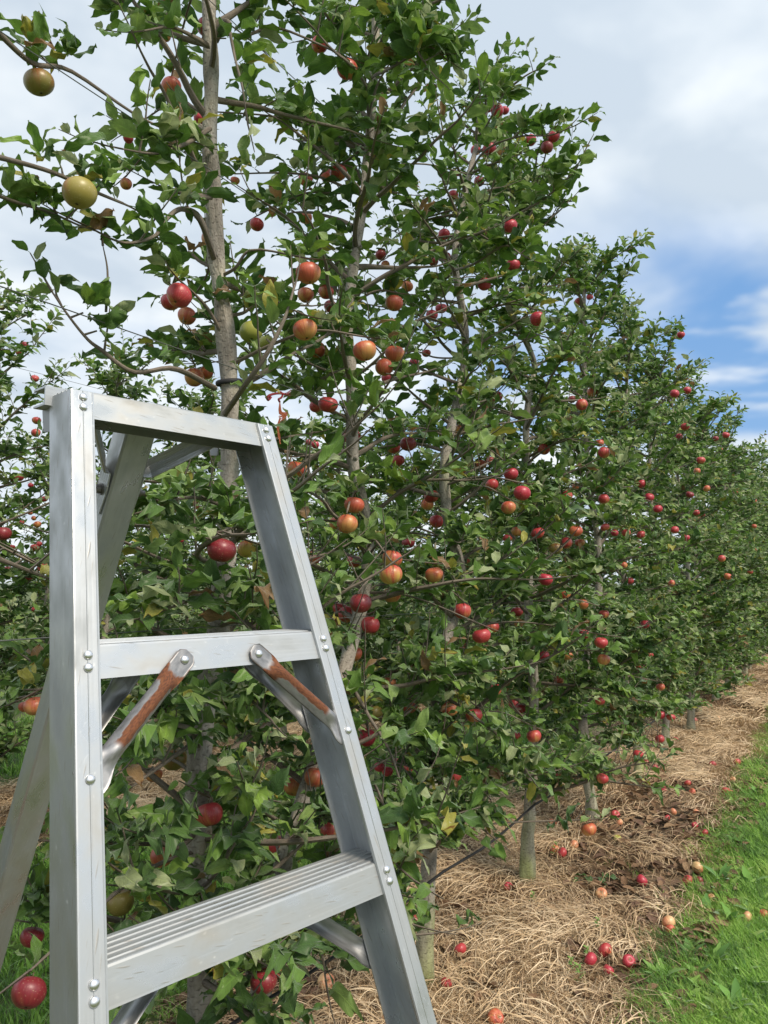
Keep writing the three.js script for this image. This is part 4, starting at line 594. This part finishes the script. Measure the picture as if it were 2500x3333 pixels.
// ---------------------------------------------------------------- the aluminium tripod ladder
const HALF = 0.1363, FLARE = 0.0919;       // half width at the top rivets, spread per metre down
const aluMaps = (k) => {
  const f = (u, v) => ({ a: tile(u, v, 5, 3 + k, 5), s: Math.max(0, tile(u * 1, v * 1, 1, 2, 1) + fbm(u * 60, v * 2.5, 4 + k, 3)), d: Math.max(0, nz(u * 46, v * 46, k + 2) - 0.42) * 3.2 * smoothstep(tile(u, v, 4, 55 + k, 3), 0.02, 0.3), c: Math.max(0, nz(u * 90 + v * 30, v * 7 - u * 20, k + 9) - 0.47) * 4 });
  return [dataTex(512, 512, (u, v) => { const q = f(u, v); let c = mixc([0.52, 0.54, 0.555], [0.37, 0.39, 0.405], clamp(0.42 + q.a * 1.7, 0, 1)); c = mixc(c, [0.68, 0.695, 0.71], clamp(q.s * 0.3 + q.d, 0, 0.6)); c = mixc(c, [0.33, 0.29, 0.23], clamp((tile(u, v, 3, 77 + k, 4) - 0.16) * 2.2, 0, 0.55)); return mixc(c, [0.30, 0.28, 0.25], clamp(q.c * 1.3, 0, 0.6)); }),
    dataTex(512, 512, (u, v) => { const q = f(u, v); return [0, clamp(0.43 + q.a * 0.6 + Math.max(0, tile(u, v, 3, 77 + k, 4) - 0.16) * 1.2 + q.d * 0.25 - q.s * 0.05, 0.24, 0.75), clamp(0.64 - q.d * 0.3 - q.c * 0.3 - q.a * 0.35, 0.3, 0.92)]; }),
    dataTex(512, 512, (u, v) => { const q = f(u, v); return 0.5 + q.a * 0.25 + q.s * 0.18 - q.c * 0.2; })];
};
function alu(k, tint, name) { const [m, r, b] = aluMaps(k); for (const t of [m, r, b]) t.repeat.set(4.5, 2.6); return std({ name, map: m, roughnessMap: r, metalnessMap: r, bumpMap: b, bumpScale: 0.0006, color: tint, roughness: 1, metalness: 1 }); }
const aluA = alu(1, lin(1, 1, 1), 'weathered_aluminium'), aluB = alu(4, lin(0.93, 0.92, 0.89), 'dull_aluminium');
const zinc = std({ name: 'galvanised_steel', color: lin(0.42, 0.43, 0.44), metalness: 0.85, roughness: 0.5, map: dataTex(128, 128, (u, v) => 0.82 + tile(u, v, 6, 14, 4) * 0.5) });
const rivetMat = std({ name: 'rivet_aluminium', color: lin(0.78, 0.78, 0.79), metalness: 0.95, roughness: 0.3 });
const boltMat = std({ name: 'bolt_steel', color: lin(0.2, 0.19, 0.18), metalness: 0.9, roughness: 0.45 });
const ladder = group('orchard_ladder'); tag(ladder, 'weathered aluminium tripod orchard ladder standing in front of the trees', 'ladder');
const lp = (name, geo, mat) => part(name, geo, mat, ladder);
const UP = V(0, 1, 0);
for (const sg of [-1, 1]) {
  const D = LV.clone().addScaledVector(LU, -sg * FLARE).normalize(), X = LU.clone().multiplyScalar(sg).addScaledVector(D, -LU.clone().multiplyScalar(sg).dot(D)).normalize(), O = onLadder(sg * HALF, 0, 0);
  // channel open towards the middle: bead along both edges of the face and one line down its centre
  const prof = [[-0.0135, 0.0016], [-0.0130, -0.0004], [-0.0112, -0.0006], [-0.0105, 0.0001], [-0.0012, 0.0001], [-0.0007, -0.0007], [0.0003, -0.0007], [0.0008, 0.0001], [0.0128, 0.0001], [0.0142, 0.0006], [0.0148, 0.002], [0.0148, 0.060], [0.0138, 0.0615], [-0.0125, 0.0615], [-0.0132, 0.061], [-0.0132, 0.0592], [0.0122, 0.0592], [0.0122, 0.0325], [0.0117, 0.032], [0.0117, 0.0312], [0.0122, 0.0307], [0.0122, 0.0028], [-0.0105, 0.0026], [-0.0108, 0.0046], [-0.013, 0.0046]];
  const tTop = (EYE + 0.2288 - O.y) / D.y, tFoot = (0.012 - O.y) / D.y;
  lp('side_rail', sweep(prof, O, D, X, LW, tFoot, tTop, UP), aluA);
}
// treads: ribbed on top, apron front and back
const tops = [0.0115, -0.2985, -0.599, -0.905, -1.21, -1.515, -1.82];
const sl = 0.3202; // drop of the apron leans with the frame
const treadProf = (() => { const p = [[-0.0113, -0.0352], [-0.0009, -0.0026], [0.0004, -0.0006], [0.0016, 0]]; for (let k = 0; k < 5; k++) { const n = 0.0065 + k * 0.0105; p.push([n, 0], [n + 0.0007, 0.0013], [n + 0.0034, 0.0013], [n + 0.0041, 0]); } p.push([0.0575, 0], [0.0588, -0.0012], [0.0585, -0.003], [0.0482, -0.0352], [0.0457, -0.0352], [0.0556, -0.0036], [0.0040, -0.0036], [-0.0086, -0.0352]); return p; })();
tops.forEach((v, i) => { const h = HALF - FLARE * v + 0.0115; lp(i ? 'step' : 'top_step', sweep(treadProf, onLadder(0, v, 0.0034), LU, LN, UP, -h, h), i % 2 ? aluA : aluB); });
// rivets
const rivetGeo = (() => { const g = new THREE.SphereGeometry(0.0052, 16, 8, 0, Math.PI * 2, 0, Math.PI / 2); g.scale(1, 0.72, 1); return g; })();
const washerless = new THREE.Quaternion().setFromUnitVectors(UP, LW.clone().negate()), rearQ = new THREE.Quaternion().setFromUnitVectors(UP, LW);
function rivet(u, v, w, q = washerless, sc = 1) { const m = lp('rivet', rivetGeo, rivetMat); m.position.copy(onLadder(u, v, w)); m.quaternion.copy(q); m.scale.setScalar(sc); }
tops.forEach((v, i) => { for (const sg of [-1, 1]) for (const dv of [-0.0115, -0.0249]) { const y = v + dv; rivet(sg * (HALF - FLARE * y), y, -0.0004); if (i < 4) rivet(sg * (HALF - FLARE * y), y, 0.0613, rearQ); } });
for (const sg of [-1, 1]) rivet(sg * (HALF - FLARE * -0.434), -0.434, -0.0004);
// pressed strap brace: flat ends, half-round in the middle, worn to rust along the bulge
const rustTex = (() => {
  const q = (u, v) => { const t = v, x = (u - 0.5) * 2, n = fbm(u * 5, v * 13, 3, 4), fine = fbm(u * 16, v * 44, 8, 3), body = smoothstep(t, 0.155, 0.20) * smoothstep(0.74 - t, 0, 0.045) * smoothstep(0.62 + n * 0.35 - Math.abs(x + 0.02) * lerp(0.62, 0.98, smoothstep(t, 0.2, 0.32)), 0.02, 0.13), collar = smoothstep(t + n * 0.05 + x * x * 0.05, 0.17, 0.20) * smoothstep(0.285 - t, 0, 0.03), rim = smoothstep(Math.abs(x), 0.86, 0.96) * smoothstep(0.2 - t, 0, 0.05) * clamp(0.6 + n * 2, 0, 1); return [clamp(Math.max(body, collar, rim * 0.8), 0, 1), n, fine]; };
  return [dataTex(64, 256, (u, v) => { const [m, n, f] = q(u, v); let r = mixc([0.175, 0.062, 0.026], [0.07, 0.027, 0.016], clamp(0.4 + f * 1.9, 0, 1)); r = mixc(r, [0.26, 0.105, 0.04], clamp(n * 1.1, 0, 0.6)); const g = 0.34 + n * 0.2 + f * 0.08, hd = smoothstep(0.2 - v, 0, 0.05) * 0.62; return mixc(mixc([g, g, g * 1.03], [g * 0.6, g * 0.61, g * 0.63], hd), r, m); }),
    dataTex(64, 256, (u, v) => { const [m, n] = q(u, v); return [0, lerp(0.48 + n * 0.2, 0.92, m), lerp(0.75, 0.0, m)]; })];
})();
const rustMat = std({ name: 'rusty_strap', map: rustTex[0], roughnessMap: rustTex[1], metalnessMap: rustTex[1], roughness: 1, metalness: 1 });
function strap(A, B, normal, { half = 0.0125, bulge = 0.0085, tail = 0, roundEnd = true, mat = rustMat, name = 'strap_brace', thick = 0.0022 } = {}) {
  const T = B.clone().sub(A), L = T.length(); T.normalize(); const Nn = normal.clone().addScaledVector(T, -normal.dot(T)).normalize(), S = V().crossVectors(T, Nn), nt = 36, nx = 10, pos = [], uv = [], idx = [];
  const layer = (off) => { const b = pos.length / 3; for (let i = 0; i <= nt; i++) { const e = i / nt, t = e * (L + 0.022) - 0.011; for (let j = 0; j <= nx; j++) { const x = (j / nx - 0.5) * 2, f = e; let w = half * lerp(1, 0.84, smoothstep(f, 0.17, 0.3) * smoothstep(0.86 - f, 0, 0.12)); if (tail) w *= 1 + tail * smoothstep(f, 0.8, 0.92); if (roundEnd) { const d0 = (t + 0.011) / half, d1 = (L + 0.011 - t) / half; for (const d of [d0, d1]) if (d < 0.75) w *= 0.45 + 0.55 * Math.sqrt(clamp(1 - (1 - d / 0.75) ** 2, 0, 1)); } const k = smoothstep(f, 0.15, 0.27) * smoothstep(0.86 - f, 0, 0.13), hgt = bulge * k * (1 - 1.35 * x * x) + off; const q = A.clone().addScaledVector(T, t).addScaledVector(S, x * w).addScaledVector(Nn, hgt); pos.push(q.x, q.y, q.z); uv.push(j / nx, e); } } return b; };
  const a = layer(thick), b = layer(0), W = nx + 1; for (let i = 0; i < nt; i++) for (let j = 0; j < nx; j++) { const q = a + i * W + j, p = b + i * W + j; idx.push(q, q + 1, q + W, q + 1, q + W + 1, q + W, p, p + W, p + 1, p + 1, p + W, p + W + 1); }
  const wall = (i0, j0, i1, j1) => { const p = a + i0 * W + j0, q = a + i1 * W + j1, r = b + i0 * W + j0, s = b + i1 * W + j1; idx.push(p, r, q, q, r, s); };
  for (let i = 0; i < nt; i++) { wall(i, 0, i + 1, 0); wall(i, nx, i + 1, nx); } for (let j = 0; j < nx; j++) { wall(0, j, 0, j + 1); wall(nt, j, nt, j + 1); }
  return lp(name, fin({ pos, uv, idx }), mat);
}
const front = LW.clone().negate();
for (const sg of [-1, 1]) {
  const A = onLadder(sg * 0.0525, -0.3235, 0.0008), B = onLadder(sg * (HALF + FLARE * 0.434) + sg * -0.002, -0.434, 0.0052); const m = strap(A, B, front, { tail: 0.55 }); tag(m, sg < 0 ? 'rusty strap brace on the left of the second step' : 'rusty strap brace on the right of the second step');
  rivet(sg * 0.0525, -0.3235, -0.0016, washerless, 1.05);
  for (const v of [tops[1], tops[2], tops[3], tops[4]]) { const a = onLadder(sg * 0.088, v - 0.024, 0.0615), e = HALF - FLARE * (v - 0.113); strap(a, onLadder(sg * (e - 0.004), v - 0.113, 0.0640), LW, { half: 0.0135, bulge: 0.006, mat: zinc, name: 'rear_brace' }); rivet(sg * (e - 0.004), v - 0.113, 0.0665, rearQ); rivet(sg * (e - 0.004), v - 0.113, 0.0632, washerless, 0.9); }
}
// back channel across the top, longer than the ladder is wide
const chanProf = [[0, 0], [0.034, 0], [0.034, -0.0025], [0.0025, -0.0025], [0.0025, -0.0215], [0.034, -0.0215], [0.034, -0.024], [0, -0.024]];
{ const o = onLadder(0, 0.0, 0.0); o.y = EYE + 0.241; o.addScaledVector(LN, 0.056); lp('back_channel', sweep(chanProf, o, LU, LN, UP, -0.158, 0.112), aluA); const q = o.clone().addScaledVector(LN, 0.006).addScaledVector(UP, -0.024); lp('hanger_plate', sweep([[0, 0], [0.03, 0], [0.024, -0.028], [0.006, -0.03]], q, LU, LN, UP, -0.146, -0.1435), zinc); lp('hanger_plate', sweep([[0, 0], [0.03, 0], [0.024, -0.028], [0.006, -0.03]], q, LU, LN, UP, 0.1, 0.1025), zinc); }
// rear leg: rectangular tube hinged below the top
{
  const D = legFoot.clone().sub(legTop).normalize(), Wd = LU.clone().cross(D).normalize(); if (Wd.dot(LN) < 0) Wd.negate();
  const h = 0.0225, dpt = 0.04, c = 0.003, prof = [[-h + c, 0], [h - c, 0], [h, c], [h, dpt - c], [h - c, dpt], [-h + c, dpt], [-h, dpt - c], [-h, c]];
  lp('rear_leg', sweep(prof, legTop.clone().addScaledVector(D, -0.008), D, LU, Wd, 0, legTop.distanceTo(legFoot)), aluB);
  // hinge straps from the leg's sides up to both ends of the top step, and the pivot bolt
  for (const sg of [-1, 1]) {
    const piv = legTop.clone().addScaledVector(D, 0.108).addScaledVector(Wd, dpt * 0.5).addScaledVector(LU, sg * (h + 0.002)), up = legTop.clone().addScaledVector(D, 0.078).addScaledVector(Wd, dpt * 0.5).addScaledVector(LU, sg * (h + 0.004)), end = onLadder(sg * 0.092, 0.012, 0.062), mid = up.clone().lerp(end, 0.12);
    const path = [piv.clone().addScaledVector(D, 0.035), piv, up, mid, end.clone().lerp(mid, 0.3), end], pos = [], uv = [], idx = [], wide = 0.0145;
    path.forEach((p, i) => { const tan = path[Math.min(5, i + 1)].clone().sub(path[Math.max(0, i - 1)]).normalize(), side = i < 3 ? Wd.clone() : LN.clone().addScaledVector(tan, -LN.dot(tan)).normalize().lerp(UP.clone().addScaledVector(tan, -UP.dot(tan)).normalize(), 0.9).normalize(), nn = V().crossVectors(tan, side).normalize(), wd = i === 0 ? wide * 0.75 : wide; for (const [x, z] of [[-1, -1], [-0.4, -1 - (i > 2 ? 3 : 0)], [0.4, -1 - (i > 2 ? 3 : 0)], [1, -1], [1, 1], [0.4, 1 - (i > 2 ? 3 : 0)], [-0.4, 1 - (i > 2 ? 3 : 0)], [-1, 1]]) { const q = p.clone().addScaledVector(side, x * wd).addScaledVector(nn, z * 0.0012 * sg); pos.push(q.x, q.y, q.z); uv.push(x * 0.5 + 0.5, i / 5); } if (i < 5) for (let k = 0; k < 8; k++) { const a = i * 8 + k, b = i * 8 + (k + 1) % 8; idx.push(a, b, a + 8, b, b + 8, a + 8); } });
    for (const b of [0, 40]) for (let k = 1; k < 7; k++) idx.push(b, b + k, b + k + 1);
    const g = new THREE.BufferGeometry(); g.setAttribute('position', new THREE.Float32BufferAttribute(pos, 3)); g.setAttribute('uv', new THREE.Float32BufferAttribute(uv, 2)); g.setIndex(idx); const flat = g.toNonIndexed(); flat.computeVertexNormals(); lp('hinge_strap', flat, aluB);
    const bolt = lp('pivot_bolt', mergeGeometries([new THREE.CylinderGeometry(0.0085, 0.0085, 0.003, 18), new THREE.CylinderGeometry(0.0066, 0.0066, 0.008, 6).translate(0, 0.005, 0), new THREE.CylinderGeometry(0.0038, 0.0034, 0.006, 12).translate(0, 0.012, 0)]), boltMat); bolt.position.copy(piv).addScaledVector(LU, sg * 0.002); bolt.quaternion.setFromUnitVectors(UP, LU.clone().multiplyScalar(sg));
  }
}
// ---------------------------------------------------------------- trellis wires, hose, ties and twine
const wireMat = std({ name: 'trellis_wire', color: lin(0.22, 0.23, 0.23), metalness: 0.7, roughness: 0.5 });
function wire(y, p, label, sA = -4, sB = 44) { const pts = []; for (let i = 0; i <= 40; i++) { const s = lerp(sA, sB, i / 40); pts.push(at(s, p, y + 0.012 * nz(s * 0.5, y * 7))); } tag(thing('trellis_wire', tube(pts, pts.map(() => 0.0016), 6), wireMat), label, 'wire', 'trellis wires'); }
wire(1.62, 1.59, 'lowest thin steel wire strung along the front row behind the ladder'); wire(2.42, 1.60, 'second trellis wire of the front row, carrying the red twine'); wire(3.0, 1.59, 'third trellis wire of the front row, running up to the top left'); wire(3.55, 1.6, 'topmost trellis wire of the front row, high among the leaves'); wire(1.62, 5.36, 'lower thin wire of the row behind, left of the ladder'); wire(3.4, 5.36, 'upper thin wire of the row behind, against the sky');
{ const pts = []; for (let i = 0; i <= 120; i++) { const s = lerp(-2, 22, i / 120); pts.push(at(s, 1.585 + 0.012 * nz(s, 4), 0.475 - 0.028 * Math.abs(Math.sin((s - 3.13) / 1.256 * Math.PI)) + 0.008 * nz(s * 2, 8))); } tag(thing('irrigation_hose', tube(pts, pts.map(() => 0.0068), 8), std({ name: 'black_plastic', color: lin(0.018, 0.018, 0.02), roughness: 0.5 })), 'black plastic irrigation hose tied low along the trunks of the front row', 'hose'); }
{ const c = trees[1].onTrunk(onRow(745, 1245, 1.63).y), T = new THREE.TorusGeometry(1, 0.13, 8, 28), m = thing('tree_tie', T, std({ name: 'black_rubber', color: lin(0.02, 0.02, 0.022), roughness: 0.7 })); m.position.copy(c); m.rotation.set(Math.PI / 2 + 0.12, 0.1, 0); m.scale.set(0.0385, 0.0385, 0.06); tag(m, 'black strap tied round the trunk just above the ladder top', 'tie'); }
{
  const o = onRow(905, 1286, 1.60), g = group('baling_twine'); g.position.copy(o); tag(g, 'frayed red and orange twine knotted on the second trellis wire', 'twine'); const r = rngOf(5), red = std({ name: 'red_twine', color: lin(0.30, 0.035, 0.04), roughness: 0.8 }), orange = std({ name: 'orange_twine', color: lin(0.42, 0.12, 0.05), roughness: 0.8 });
  const P = (x, y) => onRow(x, y, 1.575).sub(o);
  const knot = [tube(smooth([P(868, 1296), P(880, 1286), P(905, 1281), P(925, 1283)], 14), Array(15).fill(0.0042), 7, 0.5, 2), tube(smooth([P(905, 1280), P(914, 1276), P(921, 1284), P(917, 1294), P(908, 1300), P(912, 1308)], 16), Array(17).fill(0.0034), 7, 0.5, 3), tube(smooth([P(866, 1290), P(874, 1302), P(882, 1292)], 8), Array(9).fill(0.004), 7, 0.5, 4)];
  for (let k = 0; k < 12; k++) knot.push(tube(smooth([P(922, 1283), P(932 + r() * 6, 1278 + r() * 8), P(938 + r() * 12, 1262 + r() * 32)], 7), Array(8).fill(0.0008), 4));
  part('knot', mergeGeometries(knot), red, g); const fr = [];
  for (let k = 0; k < 26; k++) { const x = 908 + r() * 10, y = 1340 + r() * 8; fr.push(tube(smooth([P(911, 1302 + r() * 6), P(x, y), P(918 + r() * 20, 1340 + r() * 14), P(906 + r() * 28, 1352 + r() * 22)], 9), Array(10).fill(0.0009), 4)); }
  part('frayed_end', mergeGeometries(fr), orange, g); const tl = []; for (let k = 0; k < 6; k++) tl.push(tube(smooth([P(910 + r() * 4, 1360), P(900 + r() * 8, 1395), P(904 + r() * 8, 1415), P(908 + r() * 8, 1445)], 12), Array(13).fill(0.0011), 5, 0.3, k)); part('tail', mergeGeometries(tl), orange, g);
}
{ const b = onGround(2465, 2118), m = thing('row_post', sweep([[-0.05, -0.05], [0.05, -0.05], [0.056, -0.044], [0.056, 0.044], [0.05, 0.05], [-0.05, 0.05], [-0.056, 0.044], [-0.056, -0.044]], V(b.x, 0, b.z), UP, V(1, 0, 0), V(0, 0, 1), 0, 0.55), std({ name: 'weathered_post', map: barkMap, color: lin(1.6, 1.6, 1.5), roughness: 0.9 })); tag(m, 'short pale post at the far end of the mulch strip', 'post'); }
{ // a picked-off sprig on the mulch
  const g = group('fallen_sprig'), v = onGround(1925, 2890); v.y = mulchH(sOf(v), pOf(v)) + 0.02; g.position.copy(v); tag(g, 'sprig of dark green apple leaves lying on the dead grass', 'leafy twig'); const pts = [V(-0.08, 0.01, 0.02), V(0, 0.018, 0), V(0.09, 0.014, -0.02)]; part('stem', tube(pts, [0.003, 0.0025, 0.0015], 5), twigMat, g);
  [[-0.07, 2.2], [-0.05, 0.6], [-0.01, -2.4], [0.03, 0.9], [0.06, -0.7], [0.085, 0.1]].forEach(([x, a], i) => { const m = part('leaf', nearLeaf[i % 5], leafMats[i % 2 ? 4 : 0], g); const M = leafMatrix(V(x, 0.02, 0), V(Math.cos(a), 0.12, Math.sin(a)), 0.2, 0.085); M.decompose(m.position, m.quaternion, m.scale); });
}
renderer.render(scene, camera);
